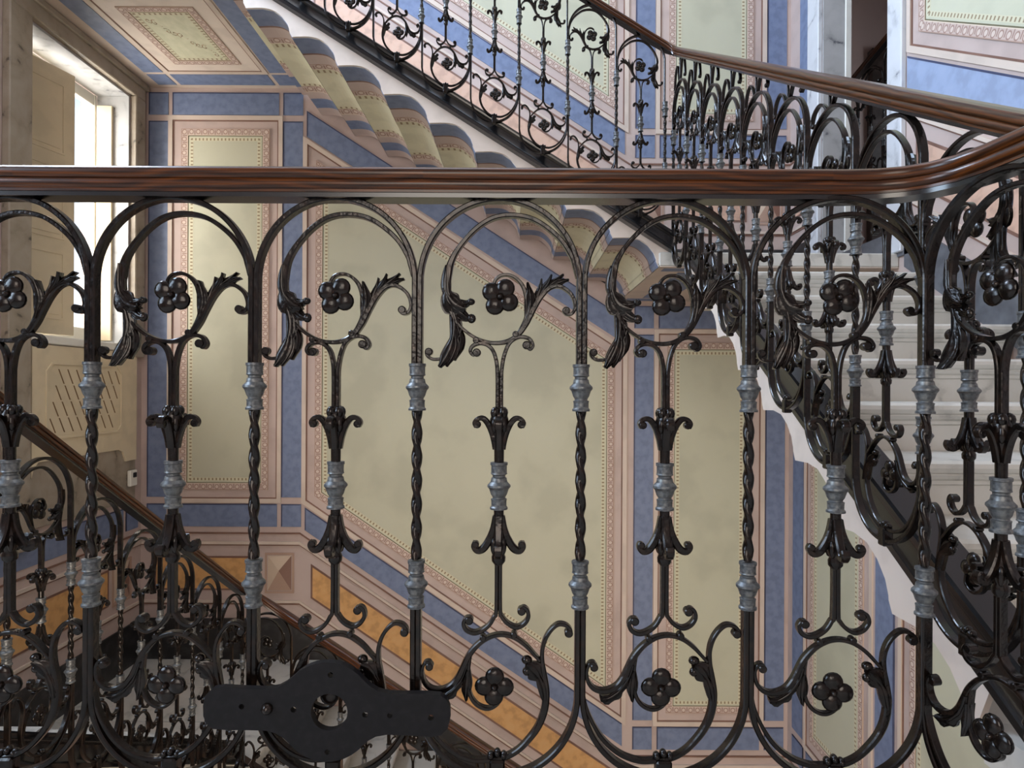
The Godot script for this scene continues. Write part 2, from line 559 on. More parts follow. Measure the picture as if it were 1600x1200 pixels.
# ---------------------------------------------------------------- painted walls
# a wall's own plane: (a, b, t) with t = how far a piece stands proud of it
func on_back(a: float, b: float, t: float) -> Vector3: return Vector3(a, b, -BACK + t)
func on_left(a: float, b: float, t: float) -> Vector3: return Vector3(XL + t, b, -a)
func on_right(a: float, b: float, t: float) -> Vector3: return Vector3(XR - t, b, -a)

func field(parent: Node, called: String, poly: Array, to: Callable, t: float, m: Material) -> MeshInstance3D:
	var mb := MB.new()
	prism(mb, PackedVector2Array(poly), to, 0.0, t)
	return put(called, mb.mesh(), m, parent)

func rect(a0: float, b0: float, a1: float, b1: float) -> Array:
	return [Vector2(a0, b0), Vector2(a1, b0), Vector2(a1, b1), Vector2(a0, b1)]

func inset(poly: Array, e: float) -> Array:
	var n := poly.size()
	var area := 0.0
	for i in n:
		area += poly[i].cross(poly[(i + 1) % n])
	var s := 1.0 if area > 0.0 else -1.0
	var out := []
	for i in n:
		var a: Vector2 = poly[(i + n - 1) % n]
		var b: Vector2 = poly[i]
		var c: Vector2 = poly[(i + 1) % n]
		var d0 := (b - a).normalized()
		var d1 := (c - b).normalized()
		var n0 := Vector2(-d0.y, d0.x) * s
		var n1 := Vector2(-d1.y, d1.x) * s
		out.append(Geometry2D.line_intersects_line(b + n0 * e, d0, b + n1 * e, d1))
	return out

# a frame following poly between two insets, printed along its length
func frame(parent: Node, called: String, poly: Array, e0: float, e1: float, to: Callable, t: float, m: Material, period := 1.0) -> MeshInstance3D:
	var mb := MB.new()
	var A := inset(poly, e0)
	var B := inset(poly, e1)
	var o: Vector3 = to.call(0, 0, 0)
	var up: Vector3 = to.call(0, 0, 1) - o
	for i in A.size():
		var j := (i + 1) % A.size()
		var len: float = A[i].distance_to(A[j])
		var k := maxf(1.0, roundf(len / period))
		var d: Vector2 = (A[j] - A[i]).normalized()
		var u0: float = (B[i] - A[i]).dot(d) / len * k
		var u1: float = (B[j] - A[i]).dot(d) / len * k
		mb.flat(to.call(A[i].x, A[i].y, t), to.call(A[j].x, A[j].y, t), to.call(B[j].x, B[j].y, t), to.call(B[i].x, B[i].y, t), up, Vector2(0, 0), Vector2(k, 0), Vector2(u1, 1), Vector2(u0, 1))
		for e in [A, B]:
			var mid: Vector2 = (A[i] + A[j] - B[i] - B[j]) / 2.0 * (1.0 if e == A else -1.0)
			var nn: Vector3 = (to.call(mid.x, mid.y, 0) - o).normalized()
			mb.flat(to.call(e[i].x, e[i].y, 0), to.call(e[j].x, e[j].y, 0), to.call(e[j].x, e[j].y, t), to.call(e[i].x, e[i].y, t), nn)
	return put(called, mb.mesh(), m, parent)

# one framed panel: beige bead, brown line, egg moulding, dentil row and a plain field
func framed(parent: Node, poly: Array, to: Callable, centre: Material = null) -> void:
	frame(parent, "bead", poly, 0.0, 0.030, to, 0.010, M.beige)
	frame(parent, "painted_line", poly, 0.030, 0.039, to, 0.004, M.brown)
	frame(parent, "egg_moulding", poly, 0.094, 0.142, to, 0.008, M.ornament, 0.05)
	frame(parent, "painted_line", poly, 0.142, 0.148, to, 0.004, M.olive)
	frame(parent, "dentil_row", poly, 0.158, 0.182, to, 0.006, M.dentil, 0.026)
	frame(parent, "panel_border", poly, 0.148, 0.158, to, 0.005, M.palegreen)
	field(parent, "panel_field", inset(poly, 0.182), to, 0.005, centre if centre else M.green)

# blue strip with the dark painted line on its upper and left edge
func blue(parent: Node, poly: Array, to: Callable, m: Material = null) -> void:
	field(parent, "blue_panel", poly, to, 0.005, m if m else M.blue)
	var line := MB.new()
	var q := inset(poly, 0.008)
	prism(line, PackedVector2Array([poly[0], q[0], q[3], poly[3]]), to, 0.0, 0.0065)
	put("painted_line", line.mesh(), M.darkblue, parent)
	var top := MB.new()
	prism(top, PackedVector2Array([poly[3], q[3], q[2], poly[2]]), to, 0.0, 0.0065)
	put("painted_line", top.mesh(), M.darkblue, parent)

# dado of a stretch of wall: floor heights y0 at a0 and y1 at a1
func dado(parent: Node, a0: float, y0: float, a1: float, y1: float, to: Callable, marbled: Material, drop := 0.0, skirt: Material = null, e0 := 0.08, e1 := 0.08) -> void:
	var strip := func(called: String, lo: float, hi: float, t: float, m: Material) -> void:
		field(parent, called, [Vector2(a0, y0 + lo), Vector2(a1, y1 + lo), Vector2(a1, y1 + hi), Vector2(a0, y0 + hi)], to, t, m)
	strip.call("skirting_board", -0.06, 0.30 - drop, 0.012, skirt if skirt else M.skirting)
	strip.call("dado_moulding", 0.398 - drop, 0.412 - drop, 0.006, M.brown)
	strip.call("dado_moulding", 0.412 - drop, 0.430 - drop, 0.014, M.beige)
	strip.call("dado_moulding", 0.822 - drop, 0.832 - drop, 0.006, M.brown)
	strip.call("dado_moulding", 0.832 - drop, 0.852 - drop, 0.016, M.beige)
	strip.call("dado_moulding", 0.905 - drop, 0.916 - drop, 0.008, M.brown)
	var f := (a1 - a0)
	var g := func(a: float) -> float: return lerpf(y0, y1, (a - a0) / f)
	var a2 := a0 + signf(f) * e0
	var a3 := a1 - signf(f) * e1
	if absf(f) > 0.3 + e0 + e1 - 0.16:
		var poly := [Vector2(a2, g.call(a2) + 0.50 - drop), Vector2(a3, g.call(a3) + 0.50 - drop), Vector2(a3, g.call(a3) + 0.745 - drop), Vector2(a2, g.call(a2) + 0.745 - drop)]
		frame(parent, "painted_line", poly, 0.0, 0.013, to, 0.005, M.brown)
		field(parent, "marbled_panel", inset(poly, 0.013), to, 0.004, marbled)

# little painted pyramid block that ends a dado
func diamond(parent: Node, a: float, y: float, to: Callable) -> void:
	var w := 0.085
	var h := 0.125
	frame(parent, "painted_line", rect(a - w - 0.02, y - h - 0.02, a + w + 0.02, y + h + 0.02), 0.0, 0.014, to, 0.006, M.facet_b)
	var c := Vector2(a, y + 0.02)
	var k := [Vector2(a - w, y - h), Vector2(a + w, y - h), Vector2(a + w, y + h), Vector2(a - w, y + h)]
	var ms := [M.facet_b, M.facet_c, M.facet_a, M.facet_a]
	var o: Vector3 = to.call(0, 0, 0)
	for i in 4:
		var j := (i + 1) % 4
		var mb := MB.new()
		var p0: Vector3 = to.call(k[i].x, k[i].y, 0.002)
		var p1: Vector3 = to.call(k[j].x, k[j].y, 0.002)
		var p2: Vector3 = to.call(c.x, c.y, 0.02)
		var nn := (p1 - p0).cross(p2 - p0).normalized()
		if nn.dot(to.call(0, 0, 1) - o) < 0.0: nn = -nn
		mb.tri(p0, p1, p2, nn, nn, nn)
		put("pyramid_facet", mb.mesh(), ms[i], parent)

# ---------------------------------------------------------------- ironwork
const R := 0.001
func P(list: Array) -> Array:
	var out := []
	for k in range(0, list.size(), 2):
		out.append(Vector2(list[k], list[k + 1]) * R)
	return out

func make_ironwork() -> void:
	# upper scroll: inner arch running into a leaf, C-scroll below, spiral carrying the flower
	var a := MB.new()
	bar(a, P([247, 172, 243, 190, 238, 205, 222, 230, 197, 252, 172, 265, 141, 269, 113, 263, 88, 246, 66, 221, 53, 199, 47, 177, 45, 155, 50, 128, 58, 106]), [0.005, 0.007, 0.007, 0.007, 0.007, 0.007, 0.007, 0.007, 0.007, 0.007, 0.009, 0.012, 0.013, 0.011, 0.007], 0.014)
	bar(a, P([56, 112, 60, 103, 72, 90, 91, 77, 113, 70, 135, 71, 153, 80, 167, 99, 178, 121, 191, 143, 206, 157, 222, 158, 238, 146, 244, 129, 240, 117, 231, 115, 227, 120]), [0.005, 0.005, 0.005, 0.005, 0.006, 0.007, 0.008, 0.010, 0.010, 0.009, 0.007, 0.006, 0.005, 0.005, 0.005, 0.005, 0.005], 0.013)
	roll(a, Vector2(0.230, 0.1205), 0.0062, 0.014)
	bar(a, P([160, 90, 168, 108, 170, 126, 167, 146, 162, 160, 152, 171, 140, 176, 127, 174, 119, 165, 119, 152, 126, 146]), [0.007, 0.007, 0.006, 0.006, 0.006, 0.005, 0.005, 0.005, 0.005, 0.004, 0.004], 0.011)
	bar(a, P([40, 45, 32, 44, 24, 44, 17, 48, 14, 54, 18, 59]), [0.005, 0.005, 0.005, 0.005, 0.004, 0.004], 0.011)
	roll(a, Vector2(0.018, 0.0555), 0.0062, 0.013)
	roll(a, Vector2(0.091, 0.0735), 0.005, 0.016)
	roll(a, Vector2(0.152, 0.0835), 0.005, 0.016)
	shared.upper_scroll = a.mesh()
	var l1 := MB.new()
	leaf(l1, P([46, 190, 44, 164, 48, 142, 60, 128, 75, 122]), [0.004, 0.008, 0.013, 0.016, 0.012], [0.004, 0.008, 0.015, 0.021, 0.015], 2, 0.018, 0.004)
	leaf(l1, P([55, 132, 66, 130, 77, 131, 85, 136]), [0.006, 0.008, 0.007, 0.005], [0.004, 0.006, 0.008, 0.006], 1, 0.014, 0.007)
	leaf(l1, P([56, 124, 67, 116, 77, 109, 87, 106]), [0.006, 0.008, 0.008, 0.006], [0.006, 0.009, 0.010, 0.008], 1, 0.014, 0.007)
	ball(l1, Vector3(0.083, 0.133, 0.007), Vector3(0.0065, 0.0055, 0.006))
	ball(l1, Vector3(0.084, 0.107, 0.007), Vector3(0.0070, 0.0075, 0.006))
	shared.leaf_curl = l1.mesh()
	var l2 := MB.new()
	leaf(l2, P([53, 122, 57, 100, 56, 80, 50, 58, 42, 42, 35, 31]), [0.007, 0.012, 0.015, 0.014, 0.011, 0.005], [0.005, 0.007, 0.009, 0.010, 0.010, 0.005], 2, 0.016, 0.006)
	leaf(l2, P([62, 96, 67, 78, 65, 60, 57, 42]), [0.004, 0.007, 0.008, 0.003], [0.004, 0.008, 0.008, 0.003], 1, 0.013, -0.004)
	leaf(l2, P([58, 84, 60, 66, 55, 48, 46, 32]), [0.004, 0.006, 0.007, 0.003], [0.004, 0.007, 0.007, 0.003], 1, 0.013, 0.008)
	shared.leaf_hang = l2.mesh()
	var l3 := MB.new()
	leaf(l3, P([169, 104, 174, 126, 174, 146, 170, 164]), [0.004, 0.009, 0.011, 0.003], [0.005, 0.009, 0.009, 0.002], 1, 0.015, 0.004)
	leaf(l3, P([175, 116, 184, 138, 190, 155, 192, 171]), [0.004, 0.007, 0.007, 0.002], [0.004, 0.006, 0.006, 0.002], 1, 0.013, -0.004)
	leaf(l3, P([181, 130, 193, 150, 202, 163, 207, 176]), [0.004, 0.006, 0.007, 0.002], [0.004, 0.006, 0.006, 0.002], 1, 0.013, 0.005)
	leaf(l3, P([188, 142, 203, 158, 214, 167, 226, 178]), [0.004, 0.007, 0.007, 0.003], [0.004, 0.006, 0.007, 0.003], 1, 0.013, -0.003)
	leaf(l3, P([198, 152, 213, 161, 224, 166, 234, 168]), [0.004, 0.006, 0.006, 0.003], [0.003, 0.005, 0.006, 0.003], 1, 0.013, 0.004)
	shared.leaf_spray = l3.mesh()
	# flower: four cupped petals round a bead
	var f := MB.new()
	for k in 4:
		var an := PI / 4 + k * PI / 2 + 0.25
		ball(f, Vector3(cos(an) * 0.0155, sin(an) * 0.0155, 0.0), Vector3(0.0150, 0.0148, 0.0080), Basis(Vector3.BACK, an), 12, 8)
	ball(f, Vector3(0, 0, 0), Vector3(0.0058, 0.0058, 0.0115))
	shared.flower = f.mesh()
	# spindle: forked head, stem, forked foot
	var s := MB.new()
	bar(s, P([92, 52, 86, 51, 82, 57, 86, 65, 97, 69, 109, 66, 118, 56, 123, 38, 124.4, 15, 124.4, -38]), [0.004, 0.005, 0.005, 0.006, 0.006, 0.006, 0.006, 0.006, 0.006, 0.006], 0.013)
	roll(s, Vector2(0.092, 0.0545), 0.0066, 0.015)
	bar(s, P([170, 63, 175, 60, 179, 67, 172, 77, 157, 79, 143, 70, 135, 52, 131, 30, 130.4, 12, 130.4, -38]), [0.004, 0.005, 0.005, 0.006, 0.006, 0.006, 0.006, 0.006, 0.006, 0.006], 0.013)
	roll(s, Vector2(0.169, 0.0665), 0.0066, 0.015)
	bar(s, P([127.4, -190, 127.4, -272]), [0.010, 0.010], 0.013)
	bar(s, P([124.6, -265, 124.4, -345, 121, -357, 113, -370, 101, -379, 89, -382, 78, -377, 74, -367, 78, -359, 84, -359]), [0.006, 0.006, 0.006, 0.006, 0.007, 0.007, 0.007, 0.006, 0.005, 0.004], 0.013)
	roll(s, Vector2(0.0825, -0.3625), 0.0066, 0.015)
	bar(s, P([130.2, -265, 130.4, -345, 133, -356, 142, -367, 155, -373, 167, -368, 174, -357, 172, -346, 166, -342, 161, -346]), [0.006, 0.006, 0.006, 0.006, 0.007, 0.007, 0.006, 0.006, 0.005, 0.004], 0.013)
	roll(s, Vector2(0.1635, -0.3475), 0.0066, 0.015)
	shared.spindle = s.mesh()
	var bu := MB.new()
	lathe(bu, [Vector2(0.0075, -0.118), Vector2(0.0078, -0.095), Vector2(0.0085, -0.080), Vector2(0.0125, -0.062), Vector2(0.0145, -0.050), Vector2(0.012, -0.040), Vector2(0.008, -0.034), Vector2(0.006, -0.030)], Vector3(0.1274, 0, 0), 12, true)
	for k in 4:
		var tr := Basis(Vector3.UP, k * PI / 2)
		var m2 := MB.new()
		bar(m2, P([6, -96, 9, -78, 15, -60, 24, -48.5, 33, -48.5, 38.5, -55, 36, -62]), [0.008, 0.009, 0.010, 0.009, 0.007, 0.006, 0.005], 0.011, 4, tr)
		roll(m2, Vector2(0.034, -0.0575), 0.006, 0.012, tr)
		for i in m2.v.size():
			bu.v.append(m2.v[i] + Vector3(0.1274, 0, 0))
		bu.n.append_array(m2.n); bu.u.append_array(m2.u)
		var an := k * PI / 2 + PI / 4
		ball(bu, Vector3(0.1274 + cos(an) * 0.0085, -0.039, sin(an) * 0.0085), Vector3(0.0078, 0.0095, 0.0078))
		ball(bu, Vector3(0.1274 + cos(an) * 0.010, -0.058, sin(an) * 0.010), Vector3(0.0055, 0.013, 0.0055))
	shared.bud_up = bu.mesh()
	var bd := MB.new()
	lathe(bd, [Vector2(0.0078, -0.190), Vector2(0.0078, -0.205), Vector2(0.009, -0.222), Vector2(0.013, -0.240), Vector2(0.0115, -0.252), Vector2(0.0085, -0.258), Vector2(0.011, -0.264), Vector2(0.0105, -0.271), Vector2(0.006, -0.277)], Vector3(0.1274, 0, 0), 12, true)
	for k in 4:
		var tr := Basis(Vector3.UP, k * PI / 2)
		var m2 := MB.new()
		bar(m2, P([6, -200, 9, -220, 15, -238, 24, -251, 33, -254, 39, -247, 37, -240]), [0.007, 0.009, 0.012, 0.012, 0.010, 0.007, 0.005], 0.012, 4, tr)
		roll(m2, Vector2(0.0355, -0.2445), 0.0055, 0.013, tr)
		for i in m2.v.size():
			bd.v.append(m2.v[i] + Vector3(0.1274, 0, 0))
		bd.n.append_array(m2.n); bd.u.append_array(m2.u)
		var an := k * PI / 2 + PI / 4
		ball(bd, Vector3(0.1274 + cos(an) * 0.010, -0.246, sin(an) * 0.010), Vector3(0.0055, 0.014, 0.0055))
	shared.bud_down = bd.mesh()
	# turned zinc collar, 73 mm high, its top at y = 0
	var c := MB.new()
	lathe(c, [Vector2(0.0, 0.0), Vector2(0.0135, 0.0), Vector2(0.0135, -0.004), Vector2(0.0122, -0.005), Vector2(0.0122, -0.016), Vector2(0.0130, -0.018), Vector2(0.0100, -0.020), Vector2(0.0100, -0.023), Vector2(0.0118, -0.024), Vector2(0.0130, -0.030), Vector2(0.0178, -0.035), Vector2(0.0182, -0.038), Vector2(0.0150, -0.042), Vector2(0.0125, -0.050), Vector2(0.0100, -0.054), Vector2(0.0100, -0.056), Vector2(0.0125, -0.057), Vector2(0.0118, -0.060), Vector2(0.0118, -0.068), Vector2(0.0138, -0.070), Vector2(0.0138, -0.073), Vector2(0.0, -0.073)], Vector3.ZERO, 18)
	shared.collar = c.mesh()
	# twisted shaft of the posts, between the two collars
	var tw := MB.new()
	var rows := []
	for i in 73:
		var y := -0.034 - 0.234 * i / 72.0
		var row := PackedVector3Array()
		for j in 14:
			var an := TAU * j / 14
			var rr := 0.0047 + 0.0041 * pow(absf(cos(an - PI * (y + 0.034) / 0.037)), 1.3)
			row.append(Vector3(cos(an) * rr, y, sin(an) * rr))
		rows.append(row)
	grid(tw, rows, true)
	shared.twist = tw.mesh()
	# lower scroll
	var b := MB.new()
	bar(b, P([5, -468, 9, -494, 21, -524, 38, -550, 62, -570, 89, -580, 113, -580, 138, -576, 160, -564, 179, -544, 192, -524, 200, -500, 202, -474, 199, -448, 196, -428, 196, -408, 201, -390, 210, -376, 221, -368, 233, -370, 240, -378, 237, -386]), [0.004, 0.005, 0.006, 0.007, 0.007, 0.007, 0.007, 0.008, 0.008, 0.009, 0.010, 0.011, 0.011, 0.009, 0.007, 0.006, 0.006, 0.006, 0.006, 0.006, 0.005, 0.004], 0.013)
	roll(b, Vector2(0.2365, -0.3815), 0.0066, 0.015)
	bar(b, P([192, -425, 184, -416, 171, -402, 154, -390, 136, -385, 119, -387, 103, -395, 91, -406, 81, -420, 73, -438, 65, -454, 54, -466, 38, -472, 23, -469, 13, -458, 10, -442, 14, -430, 21, -428, 25, -434]), [0.005, 0.005, 0.006, 0.006, 0.006, 0.006, 0.007, 0.008, 0.009, 0.010, 0.010, 0.009, 0.008, 0.007, 0.006, 0.005, 0.005, 0.005, 0.004], 0.013)
	roll(b, Vector2(0.0215, -0.4345), 0.0062, 0.015)
	bar(b, P([84, -416, 81, -440, 81, -464, 86, -482, 95, -494, 108, -500, 120, -498, 130, -488, 128, -474]), [0.007, 0.007, 0.007, 0.006, 0.006, 0.006, 0.005, 0.005, 0.004], 0.011)
	roll(b, Vector2(0.104, -0.3895), 0.005, 0.016)
	roll(b, Vector2(0.152, -0.3845), 0.005, 0.016)
	shared.lower_scroll = b.mesh()
	var l4 := MB.new()
	leaf(l4, P([201, -486, 198, -464, 190, -446, 180, -434, 171, -428]), [0.006, 0.010, 0.016, 0.017, 0.012], [0.004, 0.006, 0.012, 0.014, 0.010], 2, 0.017, 0.005)
	ball(l4, Vector3(0.172, -0.423, 0.004), Vector3(0.0085, 0.007, 0.008))
	ball(l4, Vector3(0.172, -0.441, 0.003), Vector3(0.007, 0.007, 0.007))
	shared.leaf_cup = l4.mesh()
	var l5 := MB.new()
	leaf(l5, P([80, -430, 72, -452, 58, -470, 42, -480, 30, -480]), [0.004, 0.007, 0.010, 0.013, 0.008], [0.003, 0.005, 0.005, 0.004, 0.004], 4, 0.016, 0.004)
	leaf(l5, P([81, -440, 79, -460, 78, -474, 79, -486]), [0.005, 0.009, 0.010, 0.003], [0.005, 0.008, 0.008, 0.003], 1, 0.015, 0.004)
	shared.leaf_trail = l5.mesh()
	# little clamp with a rosette where a bay stands on its string
	var cl := MB.new()
	bevel_box(cl, Vector3(0.115, -0.618, -0.011), Vector3(0.139, -0.578, 0.011), 0.003)
	for k in 3:
		ball(cl, Vector3(0.117 + 0.010 * k, -0.574 + (0.004 if k == 1 else 0.0), 0.0), Vector3(0.006, 0.007, 0.009))
	shared.clamp = cl.mesh()

# the two big arches of a bay; rise = how much higher the bay's end post stands than its first
func arch(up: bool, rise: float, gap: float) -> ArrayMesh:
	var key := "arch %s %.3f %.3f" % [up, rise, gap]
	if not shared.has(key):
		var mb := MB.new()
		var pts := []
		var n := 28
		var lo := (0.030 if up else -0.336) - rise / 2.0
		var hi := (0.030 if up else -0.336) + rise / 2.0
		var mid := 0.165 if up else -0.480
		var ry := 0.129 + gap if up else -0.126
		pts.append(Vector2(0.0040, lo))
		if absf(lo - mid) > 0.03:
			pts.append(Vector2(0.0040, (lo + mid) / 2.0))
		for i in n + 1:
			var an := PI - PI * i / n
			pts.append(Vector2(0.127 + 0.123 * cos(an), mid + ry * sin(an)))
		if absf(hi - mid) > 0.03:
			pts.append(Vector2(0.250, (hi + mid) / 2.0))
		pts.append(Vector2(0.250, hi))
		bar(mb, pts, [0.0085], 0.018, 3)
		shared[key] = mb.mesh()
	return shared[key]

# balustrade standing on the posts' places st (x, ironwork height, z)
func balustrade(root: Node3D, st: Array, last_post := true, first_post := true) -> void:
	for i in st.size():
		var p: Vector3 = st[i]
		if i + 1 < st.size():
			var q: Vector3 = st[i + 1]
			var d := Vector3(q.x - p.x, 0, q.z - p.z)
			var k := d.length() / BW
			d = d.normalized()
			var rise := q.y - p.y
			var t := Transform3D(Basis(d * k, Vector3.UP, d.cross(Vector3.UP)), Vector3(p.x, p.y + rise / 2.0, p.z))
			put("arch", arch(true, rise, 0.0), M.iron, root, t)
			var us := put("upper_scroll", shared.upper_scroll, M.iron, root, t)
			put("leaf", shared.leaf_curl, M.iron, us)
			put("leaf", shared.leaf_hang, M.iron, us)
			put("leaf", shared.leaf_spray, M.iron, us)
			put("flower", shared.flower, M.iron, us, Transform3D(Basis(), Vector3(0.128, 0.141, 0.006)))
			var sp := put("spindle", shared.spindle, M.iron, root, t)
			put("bud", shared.bud_up, M.iron, sp)
			put("collar", shared.collar, M.zinc, sp, Transform3D(Basis(), Vector3(0.1274, -0.1165, 0)))
			put("bud", shared.bud_down, M.iron, sp)
			var ls := put("lower_scroll", shared.lower_scroll, M.iron, root, t)
			put("leaf", shared.leaf_cup, M.iron, ls)
			put("leaf", shared.leaf_trail, M.iron, ls)
			put("flower", shared.flower, M.iron, ls, Transform3D(Basis(Vector3.BACK, 0.5), Vector3(0.122, -0.464, 0.006)))
			var la := put("lower_arch", arch(false, rise, 0.0), M.iron, root, t)
			put("clamp", shared.clamp, M.iron, la)
		if (i == 0 and not first_post) or (i == st.size() - 1 and not last_post):
			continue
		var po := put("post", shared.twist, M.iron, root, Transform3D(Basis(), p))
		put("collar", shared.collar, M.zinc, po, Transform3D(Basis(), Vector3(0, 0.037, 0)))
		put("collar", shared.collar, M.zinc, po, Transform3D(Basis(Vector3.UP, 0.6), Vector3(0, -0.270, 0)))

func rail_section() -> Array:
	var half := [Vector2(0.0, 0.041), Vector2(0.012, 0.0405), Vector2(0.021, 0.038), Vector2(0.0265, 0.033), Vector2(0.0275, 0.027), Vector2(0.0255, 0.0215), Vector2(0.0225, 0.0195), Vector2(0.0245, 0.0175), Vector2(0.0262, 0.012), Vector2(0.0245, 0.0065), Vector2(0.0205, 0.004), Vector2(0.0205, 0.0)]
	var out := half.duplicate()
	for k in range(half.size() - 1, 0, -1):
		out.append(Vector2(-half[k].x, half[k].y))
	out.reverse()
	return out

# wooden handrail over an iron flat; path = middle of the flat's underside
func handrail(root: Node3D, path: Array) -> void:
	var flat := MB.new()
	sweep(flat, path, [Vector2(-0.019, 0), Vector2(0.019, 0), Vector2(0.019, 0.0075), Vector2(-0.019, 0.0075)])
	var up := []
	for p in path:
		up.append(p + Vector3(0, 0.0072, 0))
	var w := MB.new()
	sweep(w, up, rail_section())
	var h := put("handrail", w.mesh(), M.wood, root)
	put("iron_flat", flat.mesh(), M.string, h)

# moulded black string that carries a balustrade along a flight
func string_section(h: float, w: float) -> Array:
	return [Vector2(-w, 0), Vector2(w, 0), Vector2(w, 0.018), Vector2(w - 0.008, 0.024), Vector2(w - 0.012, 0.030), Vector2(w - 0.012, h - 0.036), Vector2(w - 0.004, h - 0.030), Vector2(w, h - 0.020), Vector2(w, h - 0.006), Vector2(w - 0.006, h), Vector2(-w + 0.006, h), Vector2(-w, h - 0.006), Vector2(-w, h - 0.020), Vector2(-w + 0.004, h - 0.030), Vector2(-w + 0.012, h - 0.036), Vector2(-w + 0.012, 0.030), Vector2(-w + 0.008, 0.024), Vector2(-w, 0.018)]

# ---------------------------------------------------------------- stairs
# profile of one stone step in (run, up), the run measured uphill from its nosing; the underside ripples
func step_profile(tread: float, riser: float, thick: float) -> PackedVector2Array:
	var out := []
	out.append_array([Vector2(0.012, -riser), Vector2(0.012, -0.070), Vector2(0.004, -0.066), Vector2(0.004, -0.056), Vector2(-0.006, -0.050), Vector2(-0.012, -0.040), Vector2(-0.012, -0.036), Vector2(-0.020, -0.032), Vector2(-0.027, -0.020), Vector2(-0.026, -0.008), Vector2(-0.018, 0.0)])
	out.append(Vector2(tread + 0.012, 0.0))
	var under := ripple(tread, riser)
	under.reverse()
	for p in under:
		out.append(Vector2(p.x + 0.02, p.y - thick))
	return PackedVector2Array(out)

# underside of one step, uphill end first: nearly level, then rounding down to the cusp
func ripple(tread: float, riser: float) -> Array:
	var out := [Vector2(tread, 0.0)]
	for q in [[0.66, 0.015], [0.42, -0.06], [0.24, -0.26], [0.11, -0.52], [0.06, -0.74], [0.055, -0.82], [0.0, -1.0]]:
		out.append(Vector2(tread * q[0], riser * q[1]))
	out.reverse()
	return out

# a flight of n steps: first nosing at p (end towards the well), uphill direction dir, wide = vector across to the wall
func flight(root: Node3D, p: Vector3, dir: Vector3, wide: Vector3, n: int, tread: float, riser: float, thick := 0.072) -> void:
	var prof := step_profile(tread, riser, thick)
	var w := wide.length()
	var across := wide.normalized()
	var mb := MB.new()
	prism(mb, prof, func(a: float, b: float, t: float) -> Vector3: return dir * a + Vector3(0, b, 0) + across * t, 0.0, w - 0.018)
	var m := mb.mesh()
	for i in n:
		put("step", m, M.marble, root, Transform3D(Basis(), p + dir * (tread * i) + Vector3(0, riser * i, 0)))

func _ready() -> void:
	# ------------------------------------------------------------ camera, sky, large lights, exposure
	var cam := Camera3D.new()
	cam.name = "camera"
	cam.projection = Camera3D.PROJECTION_FRUSTUM
	cam.near = 0.05
	cam.far = 100.0
	cam.size = 0.05 * 1.2
	cam.frustum_offset = Vector2(-0.0004, 0.0003)
	cam.rotation.z = deg_to_rad(0.3)
	add_child(cam)
	var we := WorldEnvironment.new()
	we.name = "world"
	var env := Environment.new()
	env.background_mode = Environment.BG_SKY
	var sm := ProceduralSkyMaterial.new()
	sm.sky_top_color = C(190, 212, 240)
	sm.sky_horizon_color = C(240, 244, 250)
	sm.ground_bottom_color = C(190, 188, 182)
	sm.ground_horizon_color = C(240, 240, 238)
	sm.energy_multiplier = 1.0
	env.sky = Sky.new()
	env.sky.sky_material = sm
	env.background_energy_multiplier = 7.0
	env.tonemap_mode = Environment.TONE_MAPPER_LINEAR
	env.tonemap_exposure = 0.236
	env.sdfgi_enabled = true
	env.ssao_enabled = true
	env.ssil_enabled = true
	we.environment = env
	add_child(we)
	# daylight through the far-left window and unseen openings; rear, lower, passage are added fill
	window_light("left_window_daylight", V(XL - 0.50, 1.15, 3.98), Vector3(1, -0.05, 0.0), Vector2(1.1, 1.8), Color(1.0, 0.98, 0.95), 36.0)
	window_light("landing_window_daylight", V(XL - 0.40, 1.35, -0.3), Vector3(1, -0.03, -0.12), Vector2(1.5, 2.0), Color(0.82, 0.91, 1.0), 42.0)
	window_light("upper_window_daylight", V(XL - 0.40, 3.4, 2.4), Vector3(1, -0.28, 0.0), Vector2(1.6, 1.5), Color(0.80, 0.89, 1.0), 135.0)
	window_light("passage_fill_light", V(3.46, 2.0, 4.4), Vector3(-1, -0.1, -0.2), Vector2(0.8, 1.0), Color(0.9, 0.95, 1.0), 3.5)  # added light to lift the dim passage; the wall there is closed
	window_light("rear_fill_light", V(-0.3, 1.2, -2.6), Vector3(0.05, -0.1, -1), Vector2(1.5, 2.0), Color(1.0, 0.93, 0.84), 21.0)  # added warm fill from behind the camera, for surfaces facing it
	window_light("lower_fill_light", V(0.6, -2.0, -2.6), Vector3(-0.25, 0.08, -1), Vector2(2.2, 1.7), Color(1.0, 0.93, 0.84), 68.0)  # added warm fill for the low walls, unseen below the near landing
	window_light("rooflight_daylight", V(0.0, 4.75, 2.2), Vector3(0, -1, -0.001), Vector2(2.7, 2.7), Color(0.95, 0.97, 1.0), 14.0)

	make_materials()
	make_ironwork()
	build_shell()
	build_back_wall()
	build_side_walls()
	build_window()
	build_doorway()
	build_landings()
	build_flights()
	build_balustrades()
	build_small_things()

func window_light(called: String, at: Vector3, towards: Vector3, size: Vector2, c: Color, energy: float) -> void:
	var l := AreaLight3D.new()
	l.name = called
	l.area_size = size
	l.light_color = c
	l.light_energy = energy
	l.area_range = 30.0
	l.area_attenuation = 2.0
	l.shadow_enabled = true
	add_child(l)
	l.look_at_from_position(at, at + towards, Vector3.UP if absf(towards.normalized().y) < 0.9 else Vector3.RIGHT)

